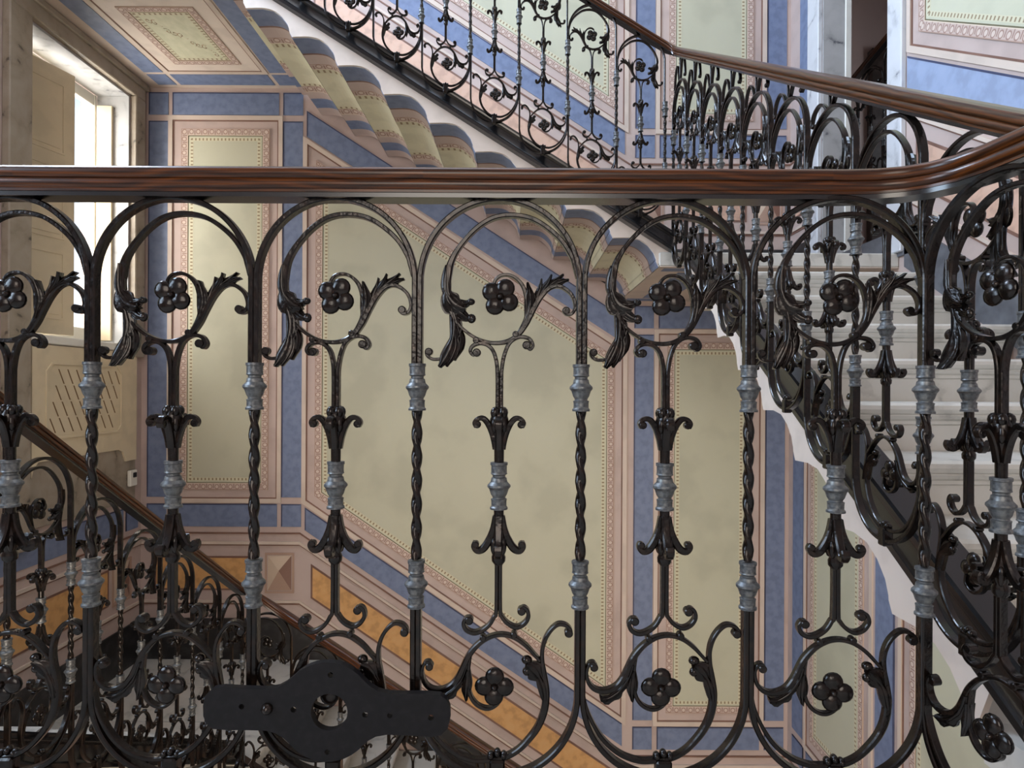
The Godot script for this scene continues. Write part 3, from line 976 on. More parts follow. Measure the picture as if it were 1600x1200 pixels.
# ---------------------------------------------------------------- the setting
func build_shell() -> void:
	var lo := -4.3
	var hi := 4.6
	var near := -2.2
	var b := MB.new()
	box(b, V(XL - 0.45, lo, BACK), V(XR + 0.3, hi, BACK + 0.3))
	structure("wall_back", b, M.pink, "pink plaster back wall of the stairwell painted with framed panels")
	var l := MB.new()                           # round the window
	box(l, V(XL - 0.28, lo, near), V(XL, 0.27, BACK))
	box(l, V(XL - 0.28, 4.2, near), V(XL, hi, BACK))
	box(l, V(XL - 0.28, 2.4, near), V(XL, 2.6, BACK))
	box(l, V(XL - 0.28, 2.6, 3.25), V(XL, 4.2, BACK))
	box(l, V(XL - 0.28, 2.6, near), V(XL, 4.2, 1.55))
	box(l, V(XL - 0.28, 2.02, 0.5), V(XL, 2.4, BACK))
	box(l, V(XL - 0.28, 2.02, near), V(XL, 2.4, -1.1))
	box(l, V(XL - 0.28, 0.27, 0.5), V(XL, 2.02, 3.5))
	box(l, V(XL - 0.28, 0.27, near), V(XL, 2.02, -1.1))
	box(l, V(XL - 0.28, 0.27, -1.1), V(XL, 0.35, 0.5))
	box(l, V(XL - 0.28, 0.27, 4.45), V(XL, 2.02, BACK))
	structure("wall_left", l, M.pink, "pink plaster side wall holding the shuttered window")
	var r := MB.new()                           # round the doorway
	box(r, V(XR, lo, near), V(XR + 0.3, F_MID - 0.073, BACK))
	box(r, V(XR, F_MID + 2.4, near), V(XR + 0.3, hi, BACK))
	box(r, V(XR, F_MID - 0.073, near), V(XR + 0.3, F_MID + 2.4, 3.35))
	box(r, V(XR, F_MID - 0.073, 4.12), V(XR + 0.178, F_MID + 2.4, BACK))
	structure("wall_right", r, M.pink, "pink plaster side wall rising along the marble steps")
	var f := MB.new()                           # behind the camera, round the openings added for the fill lights
	box(f, V(XL - 0.45, lo, near - 0.3), V(XR + 0.3, -3.1, near))
	box(f, V(XL - 0.45, -1.1, near - 0.3), V(XR + 0.3, 0.1, near))
	box(f, V(XL - 0.45, 2.3, near - 0.3), V(XR + 0.3, hi, near))
	for q in [[-3.1, -1.1, -0.6, 1.8], [0.1, 2.3, -1.1, 0.5]]:
		box(f, V(XL - 0.45, q[0], near - 0.3), V(q[2], q[1], near))
		box(f, V(q[3], q[0], near - 0.3), V(XR + 0.3, q[1], near))
	structure("wall_front", f, M.pink, "pink plaster wall with two added light openings facing the well")
	var c := MB.new()                           # round the rooflight
	box(c, V(XL - 0.45, hi, near - 0.3), V(XR + 0.3, hi + 0.3, 0.8))
	box(c, V(XL - 0.45, hi, 3.6), V(XR + 0.3, hi + 0.3, BACK + 0.3))
	box(c, V(XL - 0.45, hi, 0.8), V(-1.4, hi + 0.3, 3.6))
	box(c, V(1.4, hi, 0.8), V(XR + 0.3, hi + 0.3, 3.6))
	structure("ceiling", c, M.white, "white plaster ceiling with a rooflight over the well")
	var g := MB.new()
	box(g, V(XL - 0.45, lo - 0.2, near - 0.3), V(XR + 0.3, lo, BACK + 0.3))
	structure("floor", g, M.marble, "pale marble floor at the bottom of the well")

# one storey of the back wall: left landing floor fl and ceiling cl, right landing floor fr and ceiling cr
func storey(w: Node, fl: float, cl: float, fr: float, cr: float, marbled: Material) -> void:
	var to := on_back
	var top := 0.035                            # blue band under the ceiling
	var xl := XL + 0.045
	# left landing
	dado(w, XL + 0.004, fl, XK, fl, to, marbled, 0.0, null, 0.1, 0.31)
	diamond(w, XK - 0.145, fl + 0.625, to)
	for s in [[xl, xl + 0.14], [xl + 0.17, XK - 0.165], [XK - 0.135, XK + 0.008]]:
		blue(w, rect(s[0], fl + 0.957, s[1], fl + 1.12), to)
		blue(w, rect(s[0], cl - top - 0.16, s[1], cl - top), to)
	for s in [[xl, xl + 0.14], [XK - 0.135, XK + 0.008]]:
		blue(w, rect(s[0], fl + 1.168, s[1], cl - top - 0.205), to)
	framed(w, rect(xl + 0.142, fl + 1.128, XK - 0.137, cl - top - 0.167), to)
	# slope between the landings
	var x0 := XK + 0.035
	var x1 := XKR - 0.035
	dado(w, XK, fl, XKR, fr, to, marbled)
	var s0 := (fr - fl) / (XKR - XK)
	var f := func(x: float) -> float: return fl + s0 * (x - XK)
	var s1 := (cr - cl) / (XKR - XK)
	var c := func(x: float) -> float: return cl + s1 * (x - XK) 
	blue(w, [Vector2(x0, f.call(x0) + 0.957), Vector2(x1, f.call(x1) + 0.957), Vector2(x1, f.call(x1) + 1.12), Vector2(x0, f.call(x0) + 1.12)], to)
	if cl < 3.5:
		blue(w, [Vector2(x0, c.call(x0) - 0.325), Vector2(x1, c.call(x1) - 0.325), Vector2(x1, c.call(x1) - 0.14), Vector2(x0, c.call(x0) - 0.14)], to)
	framed(w, [Vector2(XK + 0.01, f.call(XK) + 1.13), Vector2(XKR - 0.01, f.call(XKR) + 1.13), Vector2(XKR - 0.01, c.call(XKR) - 0.345), Vector2(XK + 0.01, c.call(XK) - 0.345)], to)
	# right landing
	dado(w, XKR, fr, XR - 0.004, fr, to, marbled, 0.0, null, 0.31, 0.31)
	diamond(w, XKR + 0.14, fr + 0.625, to)
	diamond(w, XR - 0.16, fr + 0.625, to)
	var xr := XR - 0.03
	for s in [[XKR + 0.04, XKR + 0.18], [XKR + 0.215, xr - 0.175], [xr - 0.14, xr]]:
		blue(w, rect(s[0], fr + 0.957, s[1], fr + 1.12), to)
		blue(w, rect(s[0], cr - top - 0.16, s[1], cr - top), to)
	for s in [[XKR + 0.04, XKR + 0.18], [xr - 0.14, xr]]:
		blue(w, rect(s[0], fr + 1.168, s[1], cr - top - 0.205), to)
	framed(w, rect(XKR + 0.185, fr + 1.128, xr - 0.145, cr - top - 0.167), to)

func build_back_wall() -> void:
	var w: Node = get_node("wall_back")
	storey(w, F_LOW, F_UP - 0.076, F_DEEP, F_MID - 0.073, M.orange)
	storey(w, F_UP, 4.55, F_MID, 4.55, M.rose)

func build_side_walls() -> void:
	var w: Node = get_node("wall_left")
	var to := on_left
	dado(w, 4.596, F_LOW, 3.2, F_LOW, to, M.orange, 0.0, null, 0.36, 0.1)
	diamond(w, 4.38, F_LOW + 0.625, to)
	for s in [[4.56, 4.42], [4.39, 3.65], [3.62, 3.2]]:
		blue(w, rect(s[1], F_LOW + 0.957, s[0], F_LOW + 1.12), to)
	dado(w, 3.2, F_LOW, 1.03, F_HERE, to, M.orange)
	var up := func(d: float) -> float: return lerpf(F_HERE, F_LOW, (d - 1.03) / 2.17)
	blue(w, [Vector2(1.03, up.call(1.03) + 0.957), Vector2(3.18, up.call(3.18) + 0.957), Vector2(3.18, up.call(3.18) + 1.12), Vector2(1.03, up.call(1.03) + 1.12)], to)
	framed(w, [Vector2(1.03, up.call(1.03) + 1.14), Vector2(3.18, up.call(3.18) + 1.14), Vector2(3.18, 2.3), Vector2(1.03, 2.3)], to)
	# right wall: rises along the flight, then level on the landing
	w = get_node("wall_right")
	to = on_right
	dado(w, 1.1, F_HERE - 0.02, 3.22, F_MID - 0.02, to, M.rose, 0.13, M.slate)
	var lo := func(d: float) -> float: return lerpf(F_HERE - 0.02, F_MID - 0.02, (d - 1.1) / 2.12)
	blue(w, [Vector2(1.1, lo.call(1.1) + 0.84), Vector2(3.215, lo.call(3.215) + 0.84), Vector2(3.215, lo.call(3.215) + 1.0), Vector2(1.1, lo.call(1.1) + 1.0)], to, M.lit_blue)
	framed(w, [Vector2(1.1, lo.call(1.1) + 1.02), Vector2(3.215, lo.call(3.215) + 1.02), Vector2(3.215, 4.2), Vector2(1.1, 4.2)], to, M.palegreen)
	dado(w, 4.28, F_MID, 4.596, F_MID, to, M.rose)
	blue(w, rect(4.285, F_MID + 1.168, 4.44, 4.3), to)
	# right wall under the landing and under the flight
	blue(w, rect(4.344, F_DEEP + 1.168, 4.515, F_MID - 0.3), to)
	blue(w, rect(4.344, F_DEEP + 0.957, 4.515, F_DEEP + 1.12), to)
	framed(w, rect(3.50, F_DEEP + 1.128, 4.335, F_MID - 0.24), to)
	blue(w, rect(3.30, F_DEEP + 1.168, 3.475, F_MID - 0.3), to)
	blue(w, rect(3.30, F_DEEP + 0.957, 4.30, F_DEEP + 1.12), to)
	framed(w, [Vector2(1.2, F_DEEP + 1.128), Vector2(3.26, F_DEEP + 1.128), Vector2(3.26, 0.30), Vector2(1.2, -0.90)], to)
	dado(w, 1.2, F_DEEP, 4.596, F_DEEP, to, M.orange)

func build_window() -> void:
	var w: Node = get_node("wall_left")
	# marble architrave round the opening, standing proud of the wall
	var t := MB.new()
	bevel_box(t, V(XL, 2.02, 3.34), V(XL + 0.045, 2.12, 4.56), 0.006)
	bevel_box(t, V(XL, 2.10, 3.32), V(XL + 0.065, 2.14, 4.58), 0.006)
	bevel_box(t, V(XL, 0.2, 4.45), V(XL + 0.045, 2.02, 4.56), 0.006)
	bevel_box(t, V(XL, -0.9, 3.34), V(XL + 0.045, 2.02, 3.5), 0.006)
	structure("trim_1", t, M.brownmarble, "brown-grey marble architrave round the shuttered window")
	# lining of the opening
	var lin := MB.new()
	box(lin, V(XL - 0.22, 0.27, 4.435), V(XL - 0.001, 2.005, 4.449))
	box(lin, V(XL - 0.22, 2.005, 3.501), V(XL - 0.001, 2.019, 4.449))
	box(lin, V(XL - 0.22, 0.27, 3.501), V(XL - 0.001, 2.005, 3.515))
	structure("trim_2", lin, M.greymarble, "pale marble lining inside the window opening")
	# the window: white frame and panes
	var win := Node3D.new()
	win.name = "window_1"
	add_child(win)
	win.set_meta("kind", "structure")
	win.set_meta("label", "tall white casement window full of daylight behind the shutters")
	var x := XL - 0.25
	var fr := MB.new()
	for q in [[3.515, 3.56], [3.955, 4.005], [4.412, 4.435]]:
		bevel_box(fr, V(x - 0.03, 0.30, q[0]), V(x + 0.03, 2.005, q[1]), 0.004)
	for q in [[0.30, 0.39], [1.93, 2.005]]:
		bevel_box(fr, V(x - 0.025, q[0], 3.53), V(x + 0.025, q[1], 4.42), 0.004)
	put("window_frame", fr.mesh(), M.lightwood, win)
	M.pane = std("window_pane", Color(0.95, 0.97, 1.0, 0.06), 0.02)
	M.pane.transparency = BaseMaterial3D.TRANSPARENCY_ALPHA
	for q in [[3.56, 3.955], [4.005, 4.412]]:
		for r in [[0.39, 1.93]]:
			var pm := MB.new()
			box(pm, V(x - 0.002, r[0], q[0]), V(x + 0.002, r[1], q[1]))
			put("pane", pm.mesh(), M.pane, win)
	var sill := MB.new()
	bevel_box(sill, V(XL - 0.275, 0.236, 3.52), V(XL + 0.034, 0.285, 4.449), 0.006)
	put("window_sill", sill.mesh(), M.lightwood, win)
	# shutters
	var shut := func(label: String, hinge: Vector3, turn: float, wide: float) -> void:
		var s := thing("window_shutter", label, "shutter", hinge)
		s.rotation.y = turn
		var mb := MB.new()
		bevel_box(mb, Vector3(0, 0, -0.014), Vector3(wide, 1.62, 0.014), 0.003)
		put("leaf_board", mb.mesh(), M.joinery, s)
		for q in ([[0.09, 0.50], [0.58, 1.02], [1.10, 1.53]] if wide > 0.3 else []):
			for z in [-1.0, 1.0]:
				var f := MB.new()
				var poly := rect(0.07, q[0], wide - 0.07, q[1])
				var tofr := func(a: float, b: float, tt: float) -> Vector3: return Vector3(a, b, z * (0.014 + tt))
				prism(f, PackedVector2Array(inset(poly, 0.03)), tofr, 0.0, 0.004)
				put("raised_panel", f.mesh(), M.joinery, s)
				frame(s, "panel_bead", poly, 0.0, 0.012, tofr, 0.004, M.joinery)
	shut.call("cream panelled shutter leaf standing half closed across the bright window", V(-2.90, 0.31, 3.53), deg_to_rad(76.0), 0.485)
	shut.call("cream shutter leaf folded back against the marble reveal, seen edge-on", V(-2.905, 0.31, 4.418), deg_to_rad(5.0), 0.10)
	# cream grille board under the sill
	var gb := thing("radiator_cover", "cream board with slanting slots under the window sill", "radiator cover", V(XL + 0.002, -0.515, 3.92))
	var shape := PackedVector2Array()
	for q in [[-0.40, 0.0], [-0.385, 0.05], [-0.35, 0.085], [0.37, 0.085], [0.42, 0.065], [0.45, 0.0], [0.57, 0.0], [0.57, 0.745], [-0.40, 0.745]]:
		shape.append(Vector2(q[0], q[1]))
	var tob := func(a: float, b: float, tt: float) -> Vector3: return Vector3(tt, b, -a)
	var bm := MB.new()
	prism(bm, shape, tob, 0.0, 0.03)
	put("board", bm.mesh(), M.joinery, gb)
	frame(gb, "bead", [Vector2(-0.26, 0.205), Vector2(0.36, 0.205), Vector2(0.40, 0.245), Vector2(0.40, 0.60), Vector2(0.35, 0.65), Vector2(-0.25, 0.65), Vector2(-0.30, 0.60), Vector2(-0.30, 0.245)], 0.0, 0.014, func(a: float, b: float, tt: float) -> Vector3: return Vector3(0.03 + tt, b, -a), 0.008, M.joinery)
	for i in 14:
		for j in 4:
			var a := -0.50 + i * 0.075 + j * 0.052
			var b := 0.61 - j * 0.095
			if a > -0.275 and a < 0.325:
				var sm := MB.new()
				prism(sm, PackedVector2Array([Vector2(a, b), Vector2(a + 0.008, b), Vector2(a + 0.052, b - 0.085), Vector2(a + 0.044, b - 0.085)]), func(p: float, q: float, tt: float) -> Vector3: return Vector3(0.0302 + tt, q, -p), 0.0, 0.0015)
				put("slot", sm.mesh(), M.slot, gb)
	# marble band under the board
	var mbnd := MB.new()
	bevel_box(mbnd, V(XL, -0.80, 3.51), V(XL + 0.02, -0.40, 4.50), 0.004)
	structure("trim_3", mbnd, M.brownmarble, "brown-grey marble band below the window board")

func build_doorway() -> void:
	# marble surround of the opening on the far-right landing
	var t := MB.new()
	bevel_box(t, V(XR - 0.03, F_MID, 3.225), V(XR, F_MID + 2.4, 3.35), 0.005)
	bevel_box(t, V(XR - 0.03, F_MID, 4.12), V(XR, F_MID + 2.4, 4.275), 0.005)
	structure("trim_4", t, M.palemarble, "white veined marble pilasters beside the dark doorway")
	var j := MB.new()
	box(j, V(XR, F_MID, 4.108), V(XR + 0.138, F_MID + 2.4, 4.12))
	structure("trim_5", j, M.greymarble, "grey marble reveal of the dark doorway")
	var th := MB.new()
	box(th, V(XR - 0.012, F_MID - 0.02, 3.10), V(XR + 0.3, F_MID + 0.12, 4.2))
	structure("trim_6", th, M.slate, "dark grey stone threshold of the doorway")
	var fr := MB.new()
	bevel_box(fr, V(XR + 0.138, F_MID, 4.10), V(XR + 0.178, F_MID + 2.4, 4.14), 0.004)
	structure("trim_7", fr, M.lightwood, "white wooden frame at the edge of the dark doorway")
	# dim passage behind it with a second stair
	var p := MB.new()
	box(p, V(3.5, F_MID - 0.3, 2.6), V(3.6, 3.6, 5.6))
	box(p, V(XR + 0.1, F_MID - 0.3, 5.5), V(3.5, 3.6, 5.6))
	box(p, V(XR + 0.08, F_MID - 0.3, BACK), V(XR + 0.18, 3.6, 5.5))
	box(p, V(XR + 0.3, F_MID - 0.3, 2.5), V(3.6, 3.6, 2.6))
	box(p, V(XR + 0.3, 3.5, 2.6), V(3.5, 3.6, 5.5))
	box(p, V(XR + 0.3, F_MID - 0.4, 2.6), V(3.5, F_MID, 5.5))
	structure("wall_passage", p, M.pink, "plaster walls of the dim passage beyond the doorway")
	var door := MB.new()
	bevel_box(door, V(2.99, F_MID, 5.42), V(3.45, F_MID + 2.2, 5.5), 0.01)
	structure("door_1", door, M.darkwood, "dark brown door in the dim passage")
	var root := thing("passage_balustrade", "dark balustrade climbing in the dim passage behind the doorway", "balustrade", Vector3.ZERO, "balustrades of the stairs")
	var st := []
	var path := []
	for i in 5:
		st.append(V(2.40 + 0.04 * i, 1.82 + 0.09 * i, 4.85 - 0.25 * i))
	for i in 5:
		path.append(st[i] + Vector3(0, 0.33, 0))
	balustrade(root, st)
	handrail(root, path)

func build_landings() -> void:
	# the landing in front of the camera
	var mb := MB.new()
	bevel_box(mb, V(XL, F_HERE - 0.075, -2.2), V(XR, F_HERE, 1.03), 0.008)
	box(mb, V(XB + 0.10, F_HERE - 0.075, 1.03), V(XR - 0.02, F_HERE, 1.215))
	structure("floor_landing_here", mb, M.marble, "pale marble landing floor behind the balustrade")
	for q in [["floor_landing_low", F_LOW, XL, XA + 0.03, "pale marble floor of the lower corner landing"], ["floor_landing_upper", F_UP, XL, XK, "upper corner landing slab carrying the painted ceiling"], ["floor_landing_middle", F_MID, XKR - 0.075, XR, "corner landing slab at the head of the marble steps"], ["floor_landing_deep", F_DEEP, XKR, XR, "pale marble floor of the deep corner landing"]]:
		var m2 := MB.new()
		bevel_box(m2, V(q[2], q[1] - 0.072, WELL - 0.02), V(q[3], q[1], BACK), 0.006)
		structure(q[0], m2, M.marble, q[4])
	# floor slabs of the low landing
	var fl: Node = get_node("floor_landing_low")
	for i in 3:
		for j in 3:
			var s := MB.new()
			bevel_box(s, V(XL + 0.01 + i * 0.44, F_LOW - 0.002, WELL + 0.01 + j * 0.43), V(XL + 0.44 + i * 0.44, F_LOW + 0.006, WELL + 0.43 + j * 0.43), 0.002)
			put("floor_slab", s.mesh(), M.marble, fl)
	# painted soffit of the upper landing: a ceiling
	var up: Node = get_node("floor_landing_upper")
	var yc := F_UP - 0.073
	var to := func(a: float, b: float, t: float) -> Vector3: return Vector3(a, yc - t, -b)
	field(up, "ceiling_plaster", rect(XL, WELL, XK, BACK), to, 0.003, M.beige)
	var x0 := XL + 0.14
	for s in [[x0, x0 + 0.13], [x0 + 0.16, XK - 0.175], [XK - 0.145, XK - 0.01]]:
		blue_up(up, rect(s[0], BACK - 0.20, s[1], BACK - 0.05), to)
		blue_up(up, rect(s[0], WELL + 0.02, s[1], WELL + 0.17), to)
	for s in [[x0, x0 + 0.13], [XK - 0.145, XK - 0.01]]:
		blue_up(up, rect(s[0], WELL + 0.20, s[1], BACK - 0.23), to)
	var poly := rect(x0 + 0.145, WELL + 0.185, XK - 0.16, BACK - 0.215)
	frame(up, "bead", poly, 0.0, 0.03, to, 0.009, M.beige)
	frame(up, "painted_line", poly, 0.03, 0.038, to, 0.005, M.brown)
	frame(up, "plaster_band", poly, 0.038, 0.13, to, 0.004, M.white)
	frame(up, "egg_moulding", poly, 0.13, 0.175, to, 0.009, M.ornament, 0.05)
	frame(up, "dentil_row", poly, 0.185, 0.21, to, 0.007, M.dentil, 0.03)
	var mid := inset(poly, 0.21)
	var mc := MB.new()
	prism(mc, PackedVector2Array(mid), to, 0.0, 0.006)
	for i in mc.u.size():
		mc.u[i] = Vector2((mc.u[i].x - mid[0].x) / (mid[1].x - mid[0].x), 1.0 - (mc.u[i].y - mid[0].y) / (mid[2].y - mid[0].y))
	put("painted_ceiling_field", mc.mesh(), M.arabesque, up)
	# plain border under the middle landing
	var ml: Node = get_node("floor_landing_middle")
	var yb := F_MID - 0.072
	var to2 := func(a: float, b: float, t: float) -> Vector3: return Vector3(a, yb - t, -b)
	field(ml, "soffit_border", rect(XKR - 0.07, WELL - 0.02, XR, BACK), to2, 0.004, M.beige)
	for q in [[XKR - 0.04, WELL + 0.02, XKR + 0.25, WELL + 0.10], [XKR + 0.06, WELL + 0.14, XKR + 0.25, BACK - 0.2], [XKR - 0.04, BACK - 0.16, XKR + 0.25, BACK - 0.05]]:
		blue_up(ml, rect(q[0], q[1], q[2], q[3]), to2)

func blue_up(parent: Node, poly: Array, to: Callable) -> void:
	field(parent, "blue_panel", poly, to, 0.006, M.blue)

func build_flights() -> void:
	# flight from here up to the middle landing, along the right wall
	var r := thing("stair_flight", "broad white marble steps climbing from the near landing to the doorway landing", "stairs", Vector3.ZERO, "flights of the staircase")
	flight(r, V(XB + 0.09, F_HERE + 0.148, 1.20), Vector3(0, 0, -1), Vector3(XR - XB - 0.09, 0, 0), 8, 0.26, 0.148, 0.034)
	var s := MB.new()
	var path := []
	for i in 12:
		var d := 0.95 + 2.40 * i / 11.0
		path.append(V(XB + 0.105, F_HERE + 0.148 + (d - 1.20) * 0.5692 - 0.03, d))
	sweep(s, path, string_section(0.11, 0.045))
	put("string", s.mesh(), M.string, r)
	var ck := MB.new()                            # plaster cheek under the string, scalloped along its lower edge
	var edge := []
	var lift := func(d: float) -> float: return F_HERE + 0.148 + (d - 1.20) * 0.5692
	edge.append(Vector2(1.16, lift.call(1.16) - 0.01))
	for i in 8:
		for q in ripple(0.26, 0.148):
			edge.append(Vector2(1.22 + 0.26 * i + q.x, F_HERE + 0.148 * (i + 1) - 0.034 + q.y))
	edge.append(Vector2(3.31, lift.call(3.31) - 0.01))
	prism(ck, PackedVector2Array(edge), func(a: float, b: float, t: float) -> Vector3: return Vector3(XB + 0.092 - t, b, -a), 0.0, 0.012)
	put("plaster_cheek", ck.mesh(), M.white, r)
	# flight along the back wall, up to the left
	r = thing("stair_flight", "stair flight along the back wall with a rippled, painted underside", "stairs", Vector3.ZERO, "flights of the staircase")
	var n := 9
	var tread := 0.2367
	var riser := 0.1464
	# cusps of the underside go through (-0.931, 1.652) with the same pitch
	var x0 := 0.726 + 0.02
	flight(r, Vector3(x0, 0.627 + riser + 0.072, -WELL), Vector3(-1, 0, 0), Vector3(0, 0, -(BACK - WELL - 0.004)), n, tread, riser)
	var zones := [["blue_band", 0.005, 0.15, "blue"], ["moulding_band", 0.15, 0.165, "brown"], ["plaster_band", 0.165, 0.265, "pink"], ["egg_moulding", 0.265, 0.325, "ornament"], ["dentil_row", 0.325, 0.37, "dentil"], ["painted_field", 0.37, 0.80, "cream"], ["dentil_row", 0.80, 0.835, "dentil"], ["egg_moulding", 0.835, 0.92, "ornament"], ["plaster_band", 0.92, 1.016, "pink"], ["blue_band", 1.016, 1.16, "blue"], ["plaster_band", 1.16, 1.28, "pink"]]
	var rip := []
	for q in ripple(tread, riser):
		rip.append(Vector2(q.x, q.y))
	var fine := curve(rip, [0.0], 3)[0] as PackedVector2Array
	var made := []
	for z in zones:
		var mb := MB.new()
		var rows := []
		var len := 0.0
		for i in fine.size():
			var p := fine[i]
			if i:
				len += fine[i].distance_to(fine[i - 1])
			rows.append([Vector3(-p.x, p.y, -z[1]), Vector3(-p.x, p.y, -z[2]), len])
		for i in rows.size() - 1:
			var e: Vector3 = rows[i + 1][0] - rows[i][0]
			var nn := Vector3(-e.y, e.x, 0).normalized()
			if nn.y > 0.0 and absf(nn.x) < 0.98: nn = -nn
			if absf(nn.x) >= 0.98: nn = Vector3(absf(nn.x), nn.y, 0)
			var per := 0.06 if z[3] == "ornament" else 0.034
			var o := nn * 0.003
			var b := nn * -0.001
			mb.flat(rows[i][0] + o, rows[i][1] + o, rows[i + 1][1] + o, rows[i + 1][0] + o, nn, Vector2(rows[i][2] / per, 0), Vector2(rows[i][2] / per, 1), Vector2(rows[i + 1][2] / per, 1), Vector2(rows[i + 1][2] / per, 0))
			mb.flat(rows[i][0] + b, rows[i][1] + b, rows[i + 1][1] + b, rows[i + 1][0] + b, -nn)
			mb.flat(rows[i][0] + o, rows[i][0] + b, rows[i + 1][0] + b, rows[i + 1][0] + o, Vector3(0, 0, 1))
			mb.flat(rows[i][1] + o, rows[i][1] + b, rows[i + 1][1] + b, rows[i + 1][1] + o, Vector3(0, 0, -1))
		made.append(mb.mesh())
	for i in n + 1:
		var at := Transform3D(Basis(), Vector3(0.726 - tread * i, 0.627 + riser * (i + 1), -WELL))
		if i == n:
			at.basis = Basis.from_scale(Vector3(0.6, 1.0, 1.0))
		var whole := put("soffit_panel", made[5], M.cream, r, at)
		for k in zones.size():
			if k != 5:
				put(zones[k][0], made[k], M[zones[k][3]], whole)
	var side := MB.new()                          # plaster cheek between the ripples and the string
	var sp := []
	for i in 13:
		var x := 0.80 - 2.42 * i / 12.0
		sp.append(Vector3(x, 1.135 - 0.628 * (x - 0.086), -(WELL - 0.03)))
	sweep(side, sp, string_section(0.105, 0.034))
	put("string", side.mesh(), M.string, r)
	var ch := MB.new()
	var cheek := [Vector2(0.80, 0.70), Vector2(0.72, 0.640)]
	for i in n + 1:
		var c0 := Vector2(0.726 - tread * i, 0.627 + riser * i)
		for q in fine:
			cheek.append(Vector2(c0.x - q.x, c0.y + q.y + riser))
	cheek.append(Vector2(-1.64, 2.22)); cheek.append(Vector2(-1.62, 1.135 + 0.628 * 1.706))
	prism(ch, PackedVector2Array(cheek), func(a: float, b: float, t: float) -> Vector3: return Vector3(a, b, -(WELL + 0.002 - t)), 0.0, 0.012)
	put("plaster_cheek", ch.mesh(), M.white, r)
	# flight along the left wall, down to the low landing
	r = thing("stair_flight", "marble steps going down along the window wall to the low landing", "stairs", Vector3.ZERO, "flights of the staircase")
	flight(r, V(XA - 0.09, F_LOW + 0.148, 3.30), Vector3(0, 0, 1), Vector3(XL - XA + 0.09, 0, 0), 8, 0.26, 0.148)
	s = MB.new()
	path = []
	for i in 12:
		var d := 1.02 + 2.36 * i / 11.0
		path.append(V(XA - 0.085, F_HERE - (d - 1.02) * 0.5692 - 0.01, d))
	sweep(s, path, string_section(0.115, 0.045))
	put("string", s.mesh(), M.string, r)
	# flight along the back wall, down from the low landing to the right
	r = thing("stair_flight", "marble steps going down along the back wall from the low landing", "stairs", Vector3.ZERO, "flights of the staircase")
	flight(r, Vector3(XK + 0.245 * 9, F_DEEP + 0.158, -WELL - 0.04), Vector3(-1, 0, 0), Vector3(0, 0, -(BACK - WELL - 0.04)), 9, 0.245, 0.158)
	s = MB.new()
	path = []
	for i in 12:
		var x := -1.45 + 2.3 * i / 11.0
		path.append(V(x, F_LOW - (x + 1.45) * 0.65 - 0.06, WELL + 0.035))
	sweep(s, path, string_section(0.11, 0.03))
	put("string", s.mesh(), M.string, r)

